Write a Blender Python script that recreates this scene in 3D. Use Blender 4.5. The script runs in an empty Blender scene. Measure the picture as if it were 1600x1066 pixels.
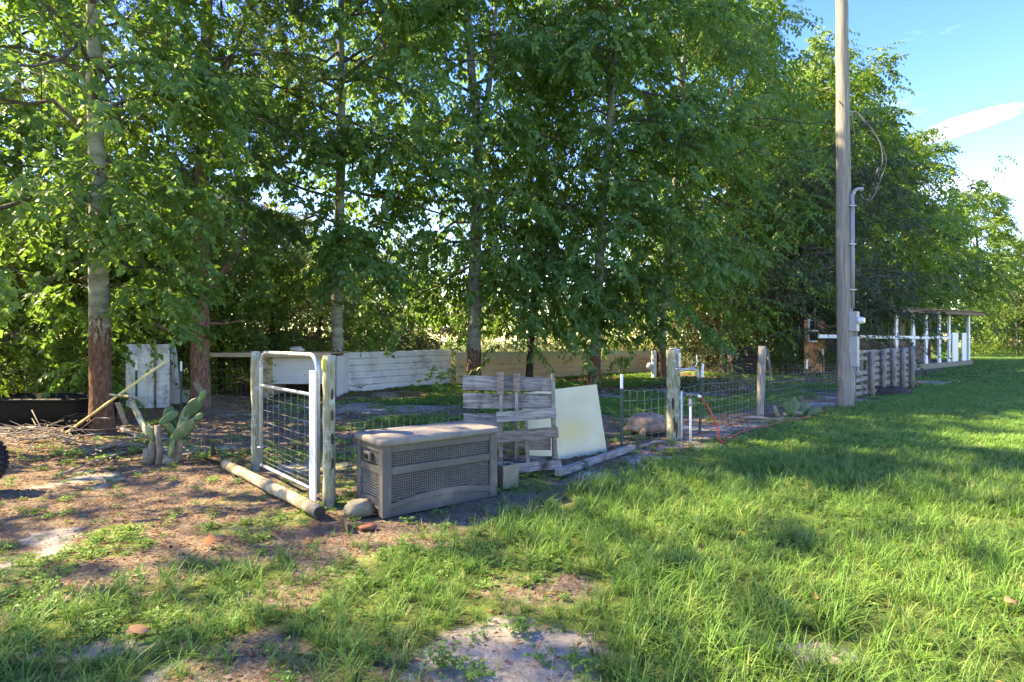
import bpy, math, random
import numpy as np
from mathutils import Vector, Matrix, Euler
R = math.radians
PI = math.pi
SC = bpy.context.scene
COL = SC.collection
random.seed(7)

# ------------------------------------------------------------------ camera
H = 1.5; F = 900.0
cam_d = bpy.data.cameras.new('camera'); cam = bpy.data.objects.new('camera', cam_d)
COL.objects.link(cam); cam.location = (0, 0, H); cam.rotation_euler = (R(90), 0, 0)
cam_d.sensor_width = 36; cam_d.lens = F / 1600 * 36
cam_d.clip_start = 0.05; cam_d.clip_end = 6000
SC.camera = cam

# ------------------------------------------------------------------ light
SUN_DIR = Vector((-0.96, 0.16, 0)).normalized()      # horizontal direction towards the sun
SUN_EL = R(43)
world = bpy.data.worlds.new('World'); SC.world = world; world.use_nodes = True
wn = world.node_tree.nodes; wl = world.node_tree.links; wn.clear()
w_out = wn.new('ShaderNodeOutputWorld'); w_bg = wn.new('ShaderNodeBackground')
sky = wn.new('ShaderNodeTexSky'); sky.sky_type = 'NISHITA'; sky.sun_disc = False
sky.sun_elevation = SUN_EL; sky.sun_rotation = math.atan2(SUN_DIR.x, SUN_DIR.y)
sky.air_density = 1.0; sky.dust_density = 0.35; sky.ozone_density = 3.5
w_tc = wn.new('ShaderNodeTexCoord')
w_map = wn.new('ShaderNodeMapping'); w_map.inputs['Scale'].default_value = (1.6, 2.2, 9.0)
w_map.inputs['Rotation'].default_value = (0.0, 0.22, 0.0)
w_noise = wn.new('ShaderNodeTexNoise'); w_noise.inputs['Scale'].default_value = 1.35
w_noise.inputs['Detail'].default_value = 9; w_noise.inputs['Roughness'].default_value = 0.58
w_ramp = wn.new('ShaderNodeValToRGB')
w_ramp.color_ramp.elements[0].position = 0.66; w_ramp.color_ramp.elements[0].color = (0, 0, 0, 1)
w_ramp.color_ramp.elements[1].position = 0.95; w_ramp.color_ramp.elements[1].color = (.75, .75, .75, 1)
w_mix = wn.new('ShaderNodeMixRGB'); w_mix.inputs['Color2'].default_value = (7.5, 8.2, 9.4, 1)
w_hs = wn.new('ShaderNodeHueSaturation'); w_hs.inputs['Saturation'].default_value = 1.36; w_hs.inputs['Hue'].default_value = 0.527
wl.new(w_tc.outputs['Generated'], w_map.inputs['Vector']); wl.new(w_map.outputs['Vector'], w_noise.inputs['Vector'])
# the one long wisp to the right (a soft ellipse in sky direction)
def sky_wisp(az_px, el_px, wx, wz, slope):
    d = Vector(((az_px - 800) / F, 1, (533 - el_px) / F)).normalized()
    rt = Vector((d.y, -d.x, 0)).normalized(); up = rt.cross(d).normalized()
    r2 = (rt + up * slope).normalized(); u2 = (up - rt * slope).normalized()
    outs = []
    for ax, wd in ((r2, wx), (u2, wz)):
        dn = wn.new('ShaderNodeVectorMath'); dn.operation = 'DOT_PRODUCT'
        dn.inputs[1].default_value = ax
        wl.new(w_tc.outputs['Generated'], dn.inputs[0])
        sb = wn.new('ShaderNodeMath'); sb.operation = 'SUBTRACT'; sb.inputs[1].default_value = d.dot(ax)
        wl.new(dn.outputs['Value'], sb.inputs[0])
        dv = wn.new('ShaderNodeMath'); dv.operation = 'DIVIDE'; dv.inputs[1].default_value = wd
        wl.new(sb.outputs[0], dv.inputs[0])
        sq = wn.new('ShaderNodeMath'); sq.operation = 'MULTIPLY'
        wl.new(dv.outputs[0], sq.inputs[0]); wl.new(dv.outputs[0], sq.inputs[1]); outs.append(sq)
    ad = wn.new('ShaderNodeMath'); ad.operation = 'ADD'
    wl.new(outs[0].outputs[0], ad.inputs[0]); wl.new(outs[1].outputs[0], ad.inputs[1])
    nz = wn.new('ShaderNodeMath'); nz.operation = 'MULTIPLY_ADD'; nz.inputs[1].default_value = -8.0; nz.inputs[2].default_value = 4.0
    wl.new(w_noise.outputs['Fac'], nz.inputs[0])
    a2 = wn.new('ShaderNodeMath'); a2.operation = 'ADD'
    wl.new(ad.outputs[0], a2.inputs[0]); wl.new(nz.outputs[0], a2.inputs[1])
    mr = wn.new('ShaderNodeMapRange'); mr.interpolation_type = 'SMOOTHSTEP'
    mr.inputs['From Min'].default_value = 1.15; mr.inputs['From Max'].default_value = 0.0
    wl.new(a2.outputs[0], mr.inputs['Value'])
    return mr.outputs['Result']
wisp1 = sky_wisp(1505, 196, 0.058, 0.0115, 0.17)
wisp2 = sky_wisp(1560, 285, 0.11, 0.016, 0.02)
wm1 = wn.new('ShaderNodeMath'); wm1.operation = 'MAXIMUM'; wl.new(wisp1, wm1.inputs[0])
wsc = wn.new('ShaderNodeMath'); wsc.operation = 'MULTIPLY'; wsc.inputs[1].default_value = 0.6; wl.new(wisp2, wsc.inputs[0])
wl.new(wsc.outputs[0], wm1.inputs[1])
wl.new(w_noise.outputs['Fac'], w_ramp.inputs['Fac'])
wm2 = wn.new('ShaderNodeMath'); wm2.operation = 'MAXIMUM'
wl.new(wm1.outputs[0], wm2.inputs[0]); wl.new(w_ramp.outputs['Color'], wm2.inputs[1])
wm3 = wn.new('ShaderNodeMath'); wm3.operation = 'MULTIPLY'; wm3.inputs[1].default_value = 0.3; wl.new(wm2.outputs[0], wm3.inputs[0])
wl.new(sky.outputs['Color'], w_hs.inputs['Color']); wl.new(w_hs.outputs['Color'], w_mix.inputs['Color1'])
wl.new(wm3.outputs[0], w_mix.inputs['Fac'])
wl.new(w_mix.outputs['Color'], w_bg.inputs['Color']); w_bg.inputs['Strength'].default_value = 0.094
wl.new(w_bg.outputs['Background'], w_out.inputs['Surface'])

sun_d = bpy.data.lights.new('sun', 'SUN'); sun_d.energy = 2.4; sun_d.angle = R(0.53); sun_d.color = (1.0, 0.95, 0.86)
sun = bpy.data.objects.new('sun', sun_d); COL.objects.link(sun)
sd = Vector((SUN_DIR.x * math.cos(SUN_EL), SUN_DIR.y * math.cos(SUN_EL), math.sin(SUN_EL)))
sun.rotation_euler = sd.to_track_quat('Z', 'Y').to_euler(); sun.location = (-20, 0, 30)

SC.view_settings.view_transform = 'Standard'; SC.view_settings.look = 'None'
SC.view_settings.gamma = 1; SC.view_settings.use_curve_mapping = False
SC.view_settings.exposure = 3.36
SC.view_settings.use_white_balance = True; SC.view_settings.white_balance_temperature = 10400; SC.view_settings.white_balance_tint = 7
SC.render.engine = 'CYCLES'
SC.cycles.max_bounces = 6; SC.cycles.diffuse_bounces = 4; SC.cycles.transmission_bounces = 4
SC.cycles.glossy_bounces = 2; SC.cycles.transparent_max_bounces = 8
SC.cycles.use_denoising = True
SC.cycles.caustics_reflective = False; SC.cycles.caustics_refractive = False

# ------------------------------------------------------------------ helpers
def G(px, py):
    Y = H * F / (py - 533.0); return ((px - 800) / F * Y, Y)
def PX(px, Y): return (px - 800) / F * Y
def PZ(py, Y): return H + (533 - py) / F * Y
def P3(px, py, Y): return Vector((PX(px, Y), Y, PZ(py, Y)))

def tag(o, label=None, cat=None, group=None, kind=None):
    if label: o['label'] = label
    if cat: o['category'] = cat
    if group: o['group'] = group
    if kind: o['kind'] = kind
    return o
def thing(name, label, cat, loc=(0, 0, 0), rz=0.0, group=None, rx=0.0, ry=0.0):
    o = bpy.data.objects.new(name, None); COL.objects.link(o)
    o.location = loc; o.rotation_euler = (rx, ry, rz); o.empty_display_size = .1
    return tag(o, label, cat, group)
def copy_tree(o, parent=None):
    c = o.copy(); COL.objects.link(c)
    if parent is not None: c.parent = parent
    for ch in [x for x in CH.get(o.name, [])]:
        copy_tree(ch, c)
    return c
CH = {}

class MB:
    def __init__(s): s.v = []; s.f = []; s.sm = []
    def add(s, vs, fs, smooth=False):
        b = len(s.v); s.v.extend([tuple(x) for x in vs]); s.f.extend([tuple(b + i for i in f) for f in fs]); s.sm.extend([smooth] * len(fs)); return s
    def box(s, c, sz, rot=None, taper=None):
        M = rot.to_matrix() if isinstance(rot, Euler) else (rot if rot is not None else Matrix.Identity(3))
        vs = []
        for dz in (-.5, .5):
            for dy in (-.5, .5):
                for dx in (-.5, .5):
                    k = taper if (taper and dz > 0) else 1
                    vs.append(Vector(c) + M @ Vector((dx * sz[0] * k, dy * sz[1] * k, dz * sz[2])))
        return s.add(vs, [(0, 2, 3, 1), (4, 5, 7, 6), (0, 1, 5, 4), (2, 6, 7, 3), (0, 4, 6, 2), (1, 3, 7, 5)])
    def bar(s, a, b, w, t, up=(0, 0, 1)):
        a = Vector(a); b = Vector(b); d = (b - a); L = d.length; d.normalize()
        u = Vector(up); x = d.cross(u)
        if x.length < 1e-4: x = d.cross(Vector((1, 0, 0)))
        x.normalize(); y = x.cross(d).normalized()
        M = Matrix((x, y, d)).transposed()
        return s.box((a + b) / 2, (w, t, L), M)
    def tube(s, pts, r, n=8, cap=True, noise=0.0, rng=None):
        pts = [Vector(p) for p in pts]; m = len(pts)
        rs = r if hasattr(r, '__len__') else [r] * m
        vs = []; fs = []; prev = None
        for i in range(m):
            d = (pts[min(i + 1, m - 1)] - pts[max(i - 1, 0)])
            d = d.normalized() if d.length > 1e-9 else Vector((0, 0, 1))
            if prev is None:
                x = d.cross(Vector((0, 1, 0))) if abs(d.y) < .9 else d.cross(Vector((1, 0, 0)))
            else: x = prev - d * prev.dot(d)
            x.normalize(); prev = x; y = d.cross(x)
            for k in range(n):
                a = 2 * PI * k / n
                rr = rs[i] * (1 + (rng.uniform(-noise, noise) if noise else 0))
                vs.append(pts[i] + (x * math.cos(a) + y * math.sin(a)) * rr)
        for i in range(m - 1):
            for k in range(n):
                k2 = (k + 1) % n
                fs.append((i * n + k, i * n + k2, (i + 1) * n + k2, (i + 1) * n + k))
        s.add(vs, fs, True)
        if cap:
            b = len(s.v) - len(vs)
            s.f.append(tuple(b + k for k in reversed(range(n)))); s.sm.append(False)
            s.f.append(tuple(b + (m - 1) * n + k for k in range(n))); s.sm.append(False)
        return s
    def ell(s, c, rad, M=None, nu=12, nv=8, noise=0, rng=None):
        M = M if M is not None else Matrix.Identity(3); vs = [Vector(c) + M @ Vector((0, 0, -rad[2]))]
        for j in range(1, nv):
            th = -PI / 2 + PI * j / nv
            for i in range(nu):
                a = 2 * PI * i / nu; q = 1 + (rng.uniform(-noise, noise) if noise else 0)
                vs.append(Vector(c) + M @ Vector((rad[0] * math.cos(th) * math.cos(a) * q, rad[1] * math.cos(th) * math.sin(a) * q, rad[2] * math.sin(th) * q)))
        vs.append(Vector(c) + M @ Vector((0, 0, rad[2])))
        fs = []
        for i in range(nu):
            i2 = (i + 1) % nu
            fs.append((0, 1 + i2, 1 + i)); t = len(vs) - 1; b = 1 + (nv - 2) * nu
            fs.append((t, b + i, b + i2))
            for j in range(nv - 2):
                fs.append((1 + j * nu + i, 1 + j * nu + i2, 1 + (j + 1) * nu + i2, 1 + (j + 1) * nu + i))
        return s.add(vs, fs, True)
    def prism(s, poly, z0, z1, M=None, off=(0, 0, 0)):
        M = M if M is not None else Matrix.Identity(3); n = len(poly)
        vs = [Vector(off) + M @ Vector((p[0], p[1], z0)) for p in poly] + [Vector(off) + M @ Vector((p[0], p[1], z1)) for p in poly]
        fs = [tuple(reversed(range(n))), tuple(range(n, 2 * n))] + [(i, (i + 1) % n, n + (i + 1) % n, n + i) for i in range(n)]
        return s.add(vs, fs)
    def build(s, name, mat, parent=None, bevel=0.0, label=None, kind=None):
        me = bpy.data.meshes.new(name); me.from_pydata(s.v, [], s.f); me.update()
        me.polygons.foreach_set('use_smooth', s.sm)
        me.materials.append(mat)
        o = bpy.data.objects.new(name, me); COL.objects.link(o)
        if parent is not None:
            o.parent = parent; CH.setdefault(parent.name, []).append(o)
        if bevel:
            b = o.modifiers.new('bevel', 'BEVEL'); b.width = bevel; b.segments = 2; b.limit_method = 'ANGLE'; b.angle_limit = R(40)
        return tag(o, label, kind=kind)

def np_mesh(name, V, T, mat, parent=None, tint=None, smooth=False):
    """V (n,3), T (m,k) faces"""
    me = bpy.data.meshes.new(name); m, k = T.shape
    me.vertices.add(len(V)); me.vertices.foreach_set('co', V.astype(np.float32).ravel())
    me.loops.add(m * k); me.loops.foreach_set('vertex_index', T.astype(np.int32).ravel())
    me.polygons.add(m); me.polygons.foreach_set('loop_start', np.arange(0, m * k, k, dtype=np.int32))
    me.polygons.foreach_set('use_smooth', np.full(m, smooth))
    if tint is not None:
        a = me.attributes.new('tint', 'FLOAT', 'FACE'); a.data.foreach_set('value', tint.astype(np.float32))
    me.update(calc_edges=True); me.materials.append(mat)
    o = bpy.data.objects.new(name, me); COL.objects.link(o)
    if parent is not None:
        o.parent = parent; CH.setdefault(parent.name, []).append(o)
    return o

def vnoise(x, y, seed=0):
    x = np.asarray(x, float); y = np.asarray(y, float)
    xi = np.floor(x).astype(np.int64); yi = np.floor(y).astype(np.int64); fx = x - xi; fy = y - yi
    def h(a, b):
        n = (a * 374761393 + b * 668265263 + seed * 144665) & 0x7fffffff
        n = ((n ^ (n >> 13)) * 1274126177) & 0x7fffffff
        return ((n ^ (n >> 16)) & 0xffff) / 65535.0
    u = fx * fx * (3 - 2 * fx); v = fy * fy * (3 - 2 * fy)
    return (h(xi, yi) * (1 - u) + h(xi + 1, yi) * u) * (1 - v) + (h(xi, yi + 1) * (1 - u) + h(xi + 1, yi + 1) * u) * v
def fbm(x, y, seed=0, o=4):
    t = 0; a = .5; s = 0
    for i in range(o):
        t = t + a * vnoise(x * 2 ** i, y * 2 ** i, seed + i); s += a; a *= .5
    return t / s
def sst(a, b, x):
    t = np.clip((np.asarray(x, float) - a) / (b - a), 0, 1); return t * t * (3 - 2 * t)

# ------------------------------------------------------------------ materials
def nt(name):
    m = bpy.data.materials.new(name); m.use_nodes = True
    n = m.node_tree.nodes; l = m.node_tree.links; n.clear()
    out = n.new('ShaderNodeOutputMaterial'); b = n.new('ShaderNodeBsdfPrincipled')
    l.new(b.outputs[0], out.inputs['Surface']); return m, n, l, b, out
def ramp(n, stops):
    r = n.new('ShaderNodeValToRGB'); e = r.color_ramp.elements
    e[0].position = stops[0][0]; e[0].color = (*stops[0][1], 1); e[1].position = stops[-1][0]; e[1].color = (*stops[-1][1], 1)
    for p, c in stops[1:-1]:
        x = e.new(p); x.color = (*c, 1)
    return r
def mat(name, cols, scale=8, rough=.8, stretch=(1, 1, 1), bump=.3, bscale=None, metal=0, detail=6, spec=.3, dirt=None, dirt_scale=3, dirt_pos=.55, coord='Object', dist=.01):
    """noise-mixed colour + bump; dirt = (colour) laid on by a second, larger noise"""
    m, n, l, b, out = nt(name)
    tc = n.new('ShaderNodeTexCoord'); mp = n.new('ShaderNodeMapping'); mp.inputs['Scale'].default_value = stretch
    l.new(tc.outputs[coord], mp.inputs['Vector'])
    nz = n.new('ShaderNodeTexNoise'); nz.inputs['Scale'].default_value = scale; nz.inputs['Detail'].default_value = detail; nz.inputs['Roughness'].default_value = .62
    l.new(mp.outputs[0], nz.inputs['Vector'])
    k = len(cols); st = [(.3 + .4 * i / max(1, k - 1), c) for i, c in enumerate(cols)] if k > 1 else [(0.3, cols[0]), (.7, cols[0])]
    r = ramp(n, st); l.new(nz.outputs['Fac'], r.inputs['Fac']); src = r.outputs['Color']
    if dirt is not None:
        n2 = n.new('ShaderNodeTexNoise'); n2.inputs['Scale'].default_value = dirt_scale; n2.inputs['Detail'].default_value = 8; n2.inputs['Roughness'].default_value = .7
        l.new(tc.outputs[coord], n2.inputs['Vector'])
        r2 = ramp(n, [(dirt_pos - .06, (0, 0, 0)), (dirt_pos + .1, (1, 1, 1))]); l.new(n2.outputs['Fac'], r2.inputs['Fac'])
        mx = n.new('ShaderNodeMixRGB'); mx.inputs['Color2'].default_value = (*dirt, 1)
        l.new(r2.outputs['Color'], mx.inputs['Fac']); l.new(src, mx.inputs['Color1']); src = mx.outputs['Color']
    l.new(src, b.inputs['Base Color']); b.inputs['Roughness'].default_value = rough; b.inputs['Metallic'].default_value = metal
    b.inputs['Specular IOR Level'].default_value = spec
    if bump:
        n3 = n.new('ShaderNodeTexNoise'); n3.inputs['Scale'].default_value = bscale or scale * 2; n3.inputs['Detail'].default_value = 5
        l.new(mp.outputs[0], n3.inputs['Vector'])
        bp = n.new('ShaderNodeBump'); bp.inputs['Strength'].default_value = bump; bp.inputs['Distance'].default_value = dist
        l.new(n3.outputs['Fac'], bp.inputs['Height']); l.new(bp.outputs[0], b.inputs['Normal'])
    return m
def leaf_mat(name, dark, light, trans=.35, rough=.45, extra=None, backtint=(.25, .42, .05), spec=.35):
    m, n, l, b, out = nt(name)
    at = n.new('ShaderNodeAttribute'); at.attribute_name = 'tint'
    st = [(0, dark), (.85, light)]
    if extra: st.append((1.0, extra))
    else: st.append((1.0, tuple(min(1, c * 1.3) for c in light)))
    r = ramp(n, st); l.new(at.outputs['Fac'], r.inputs['Fac'])
    l.new(r.outputs['Color'], b.inputs['Base Color']); b.inputs['Roughness'].default_value = rough; b.inputs['Specular IOR Level'].default_value = spec
    tr = n.new('ShaderNodeBsdfTranslucent'); mx = n.new('ShaderNodeMixRGB'); mx.blend_type = 'MIX'; mx.inputs['Fac'].default_value = .55
    mx.inputs['Color2'].default_value = (*backtint, 1); l.new(r.outputs['Color'], mx.inputs['Color1']); l.new(mx.outputs[0], tr.inputs['Color'])
    ms = n.new('ShaderNodeMixShader'); ms.inputs['Fac'].default_value = trans
    l.new(b.outputs[0], ms.inputs[1]); l.new(tr.outputs[0], ms.inputs[2]); l.new(ms.outputs[0], out.inputs['Surface'])
    return m
def grass_mat(name, base, tip, dry, dry_amt=.12, trans=.4):
    """blade colour by height attribute 'hgt' and instance randomness"""
    m, n, l, b, out = nt(name)
    at = n.new('ShaderNodeAttribute'); at.attribute_name = 'tint'
    oi = n.new('ShaderNodeObjectInfo')
    r = ramp(n, [(0, base), (1, tip)]); l.new(at.outputs['Fac'], r.inputs['Fac'])
    r2 = ramp(n, [(1 - dry_amt - .02, (0, 0, 0)), (1 - dry_amt + .02, (1, 1, 1))]); l.new(oi.outputs['Random'], r2.inputs['Fac'])
    mx = n.new('ShaderNodeMixRGB'); mx.inputs['Color2'].default_value = (*dry, 1); l.new(r2.outputs['Color'], mx.inputs['Fac']); l.new(r.outputs['Color'], mx.inputs['Color1'])
    hs = n.new('ShaderNodeHueSaturation'); mr = n.new('ShaderNodeMapRange'); mr.inputs['To Min'].default_value = .72; mr.inputs['To Max'].default_value = 1.3
    l.new(oi.outputs['Random'], mr.inputs['Value']); l.new(mr.outputs[0], hs.inputs['Value']); l.new(mx.outputs[0], hs.inputs['Color'])
    l.new(hs.outputs[0], b.inputs['Base Color']); b.inputs['Roughness'].default_value = .5; b.inputs['Specular IOR Level'].default_value = .3
    tr = n.new('ShaderNodeBsdfTranslucent'); l.new(hs.outputs[0], tr.inputs['Color'])
    ms = n.new('ShaderNodeMixShader'); ms.inputs['Fac'].default_value = trans
    l.new(b.outputs[0], ms.inputs[1]); l.new(tr.outputs[0], ms.inputs[2]); l.new(ms.outputs[0], out.inputs['Surface'])
    return m
def bark_mat(name, low, high, h0, hs, low2=None, high2=None, band=4.0, bumpy=1.0):
    """flaky dark bark low down, smooth pale bark above height h0 (ragged border)"""
    m, n, l, b, out = nt(name); low2 = low2 or tuple(c * .5 for c in low); high2 = high2 or tuple(c * .6 for c in high)
    tc = n.new('ShaderNodeTexCoord'); sx = n.new('ShaderNodeSeparateXYZ'); l.new(tc.outputs['Object'], sx.inputs[0])
    mp = n.new('ShaderNodeMapping'); mp.inputs['Scale'].default_value = (7, 7, 2.6); l.new(tc.outputs['Object'], mp.inputs['Vector'])
    n1 = n.new('ShaderNodeTexNoise'); n1.inputs['Scale'].default_value = 3.4; n1.inputs['Detail'].default_value = 8; n1.inputs['Roughness'].default_value = .7; l.new(mp.outputs[0], n1.inputs['Vector'])
    rl = ramp(n, [(.34, low2), (.52, low), (.68, tuple(min(1, c * 1.9) for c in low))]); l.new(n1.outputs['Fac'], rl.inputs['Fac'])
    mp2 = n.new('ShaderNodeMapping'); mp2.inputs['Scale'].default_value = (1.3, 1.3, band); l.new(tc.outputs['Object'], mp2.inputs['Vector'])
    n2 = n.new('ShaderNodeTexNoise'); n2.inputs['Scale'].default_value = 1.7; n2.inputs['Detail'].default_value = 7; n2.inputs['Roughness'].default_value = .7; l.new(mp2.outputs[0], n2.inputs['Vector'])
    rh = ramp(n, [(.36, high2), (.6, high)]); l.new(n2.outputs['Fac'], rh.inputs['Fac'])
    ma = n.new('ShaderNodeMath'); ma.operation = 'MULTIPLY_ADD'; ma.inputs[1].default_value = hs * 3.2; l.new(n1.outputs['Fac'], ma.inputs[0]); l.new(sx.outputs['Z'], ma.inputs[2])
    mr = n.new('ShaderNodeMapRange'); mr.inputs['From Min'].default_value = h0 + hs * 1.6 - .12; mr.inputs['From Max'].default_value = h0 + hs * 1.6 + .14; l.new(ma.outputs[0], mr.inputs['Value'])
    mx = n.new('ShaderNodeMixRGB'); l.new(mr.outputs[0], mx.inputs['Fac']); l.new(rl.outputs['Color'], mx.inputs['Color1']); l.new(rh.outputs['Color'], mx.inputs['Color2'])
    l.new(mx.outputs[0], b.inputs['Base Color']); b.inputs['Roughness'].default_value = .9; b.inputs['Specular IOR Level'].default_value = .15
    st = n.new('ShaderNodeMath'); st.operation = 'MULTIPLY_ADD'; st.inputs[1].default_value = -.8 * bumpy; st.inputs[2].default_value = 1.0 * bumpy; l.new(mr.outputs[0], st.inputs[0])
    bp = n.new('ShaderNodeBump'); bp.inputs['Distance'].default_value = .05; l.new(st.outputs[0], bp.inputs['Strength']); l.new(n1.outputs['Fac'], bp.inputs['Height']); l.new(bp.outputs[0], b.inputs['Normal'])
    return m

M = {}
M['wood'] = mat('weathered_wood', [(.11, .092, .074), (.255, .225, .19), (.38, .345, .30)], 5, .9, (9, 9, .9), .8, 14, dirt=(.10, .085, .065), dirt_scale=2.2, dirt_pos=.58)
M['woodx'] = mat('weathered_board', [(.10, .082, .066), (.265, .233, .20), (.42, .385, .335)], 5, .9, (.9, 9, 9), .9, 14, dirt=(.05, .042, .035), dirt_scale=3.0, dirt_pos=.6)
M['wood_brown'] = mat('brown_board', [(.10, .075, .05), (.22, .17, .125), (.33, .27, .21)], 5, .9, (1.1, 8, 8), .8, 14, dirt=(.05, .04, .03), dirt_scale=2.5, dirt_pos=.62)
M['wood_green'] = mat('lichened_wood', [(.11, .10, .065), (.25, .245, .15), (.36, .35, .24)], 6, .95, (6, 6, .8), .9, 12, dirt=(.42, .44, .38), dirt_scale=9, dirt_pos=.57)
M['wood_dark'] = mat('dark_board', [(.03, .022, .018), (.075, .055, .045)], 6, .9, (6, 6, 1), .6)
M['log'] = mat('log_wood', [(.16, .12, .075), (.33, .27, .18), (.42, .36, .26)], 4, .9, (3, 3, 3), .6, 16, dirt=(.11, .085, .05), dirt_scale=4)
M['shaded_end_and_soil'] = mat('shaded_end_and_soil', [(.035, .025, .02), (.07, .05, .04)], 10, .9)  # near-black: shade on the log's cut end put into the colour; soil too
M['pole'] = mat('utility_pole_wood', [(.12, .106, .086), (.24, .215, .18), (.33, .30, .26)], 3.0, .9, (12, 12, .45), .8, 9, dirt=(.20, .205, .17), dirt_scale=.9, dirt_pos=.56)
M['plastic'] = mat('taupe_plastic', [(.070, .066, .059), (.104, .098, .089)], 3, .62, (1, 1, 1), .12, 60, spec=.4, dirt=(.17, .15, .125), dirt_scale=2.6, dirt_pos=.57)
M['weave'] = mat('woven_plastic', [(.155, .147, .13), (.215, .205, .182)], 4, .6, (1, 1, 1), .1, 60, dirt=(.28, .25, .20), dirt_scale=3.5, dirt_pos=.62)
M['weave_back'] = mat('weave_back', [(.03, .027, .023), (.045, .04, .035)], 4, .7)
M['lid'] = mat('sun_bleached_lid', [(.16, .145, .125), (.235, .215, .19)], 2.2, .7, (1, 1, 1), .2, 90, spec=.3, dirt=(.10, .09, .08), dirt_scale=3, dirt_pos=.57)
M['galv'] = mat('galvanised_steel', [(.32, .34, .35), (.52, .54, .55)], 9, .45, (1, 1, 1), .1, metal=.55, spec=.5)
M['wire'] = mat('wire', [(.26, .26, .26), (.40, .40, .39)], 9, .5, metal=.5, bump=0)
M['wire_rust'] = mat('rusty_wire', [(.20, .14, .10), (.33, .28, .24)], 9, .7, metal=.2, bump=0)
M['white'] = mat('white_paint', [(.62, .62, .60), (.78, .78, .76)], 5, .55, (1, 1, 1), .1, dirt=(.42, .41, .37), dirt_scale=5, dirt_pos=.62)
M['white_old'] = mat('old_white_paint', [(.52, .52, .50), (.70, .70, .68)], 6, .7, (1, 1, 1), .3, dirt=(.32, .30, .26), dirt_scale=4, dirt_pos=.55)
M['siding'] = mat('white_siding', [(.50, .50, .48), (.62, .62, .60)], 3, .6, (1, 1, 1), .1, dirt=(.38, .37, .34), dirt_scale=1.5, dirt_pos=.58)
M['siding_w'] = mat('ribbed_white_sheet', [(.44, .455, .46), (.55, .56, .56)], 3, .55, (1, 1, 1), .08, dirt=(.28, .28, .27), dirt_scale=1.1, dirt_pos=.58)
M['siding_t'] = mat('ribbed_tan_sheet', [(.42, .30, .19), (.52, .385, .25)], 2, .6, (1, 1, 1), .08, dirt=(.24, .175, .12), dirt_scale=1.3, dirt_pos=.6)
M['siding_g'] = mat('ribbed_pale_top', [(.36, .35, .27), (.44, .43, .34)], 2, .6, (1, 1, 1), .08)
M['trim'] = mat('tan_fascia', [(.40, .29, .18), (.55, .42, .28)], 5, .8, (1, 6, 6), .3)
M['tpost'] = mat('green_steel_post', [(.02, .045, .038), (.045, .08, .068)], 12, .6, metal=.1)
M['black'] = mat('black_plastic', [(.003, .003, .0033), (.006, .006, .006)], 6, .6, dirt=(.012, .011, .01), dirt_scale=3, dirt_pos=.6, spec=.12)
M['rubber'] = mat('tyre_rubber', [(.012, .013, .018), (.03, .03, .034)], 20, .75)
M['grey_box'] = mat('grey_enamel', [(.25, .26, .26), (.33, .34, .34)], 5, .5, bump=.05, dirt=(.33, .33, .31), dirt_scale=6, dirt_pos=.62)
M['pvc_grey'] = mat('grey_conduit', [(.19, .21, .22), (.25, .27, .28)], 5, .5, bump=.05)
M['pvc'] = mat('white_pipe', [(.62, .62, .58), (.75, .75, .71)], 8, .45, bump=.05)
M['glass'] = mat('meter_glass', [(.5, .52, .53), (.6, .62, .63)], 5, .15, bump=0, spec=.6)
M['cable'] = mat('black_cable', [(.02, .02, .02), (.04, .04, .04)], 5, .5, bump=0)
M['cable_grey'] = mat('grey_cable', [(.1, .1, .1), (.17, .17, .17)], 5, .5, bump=0)
M['hose'] = mat('red_hose', [(.42, .035, .03), (.55, .07, .055)], 6, .5, bump=.1)
M['brass'] = mat('dull_brass', [(.12, .11, .09), (.3, .29, .26)], 14, .45, metal=.5)
M['concrete'] = mat('concrete', [(.17, .15, .10), (.28, .25, .19)], 9, .95, bump=.8, dirt=(.13, .12, .06), dirt_scale=5)
M['rust'] = mat('red_brown_brick', [(.13, .045, .025), (.24, .10, .06)], 9, .95, bump=.8)
M['orange'] = mat('orange_wall', [(.42, .15, .06), (.58, .25, .11)], 4, .7)
M['roof_rust'] = mat('rusty_roof', [(.20, .085, .045), (.42, .27, .18), (.6, .56, .5)], 3.5, .8, (1, 1, 1), .4)
M['cladding'] = mat('brown_cladding', [(.13, .085, .06), (.23, .155, .115)], 3, .85, (5, 5, .7), .5)
M['cactus'] = leaf_mat('cactus_pad', (.022, .06, .024), (.07, .155, .045), .03, .5)
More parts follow.
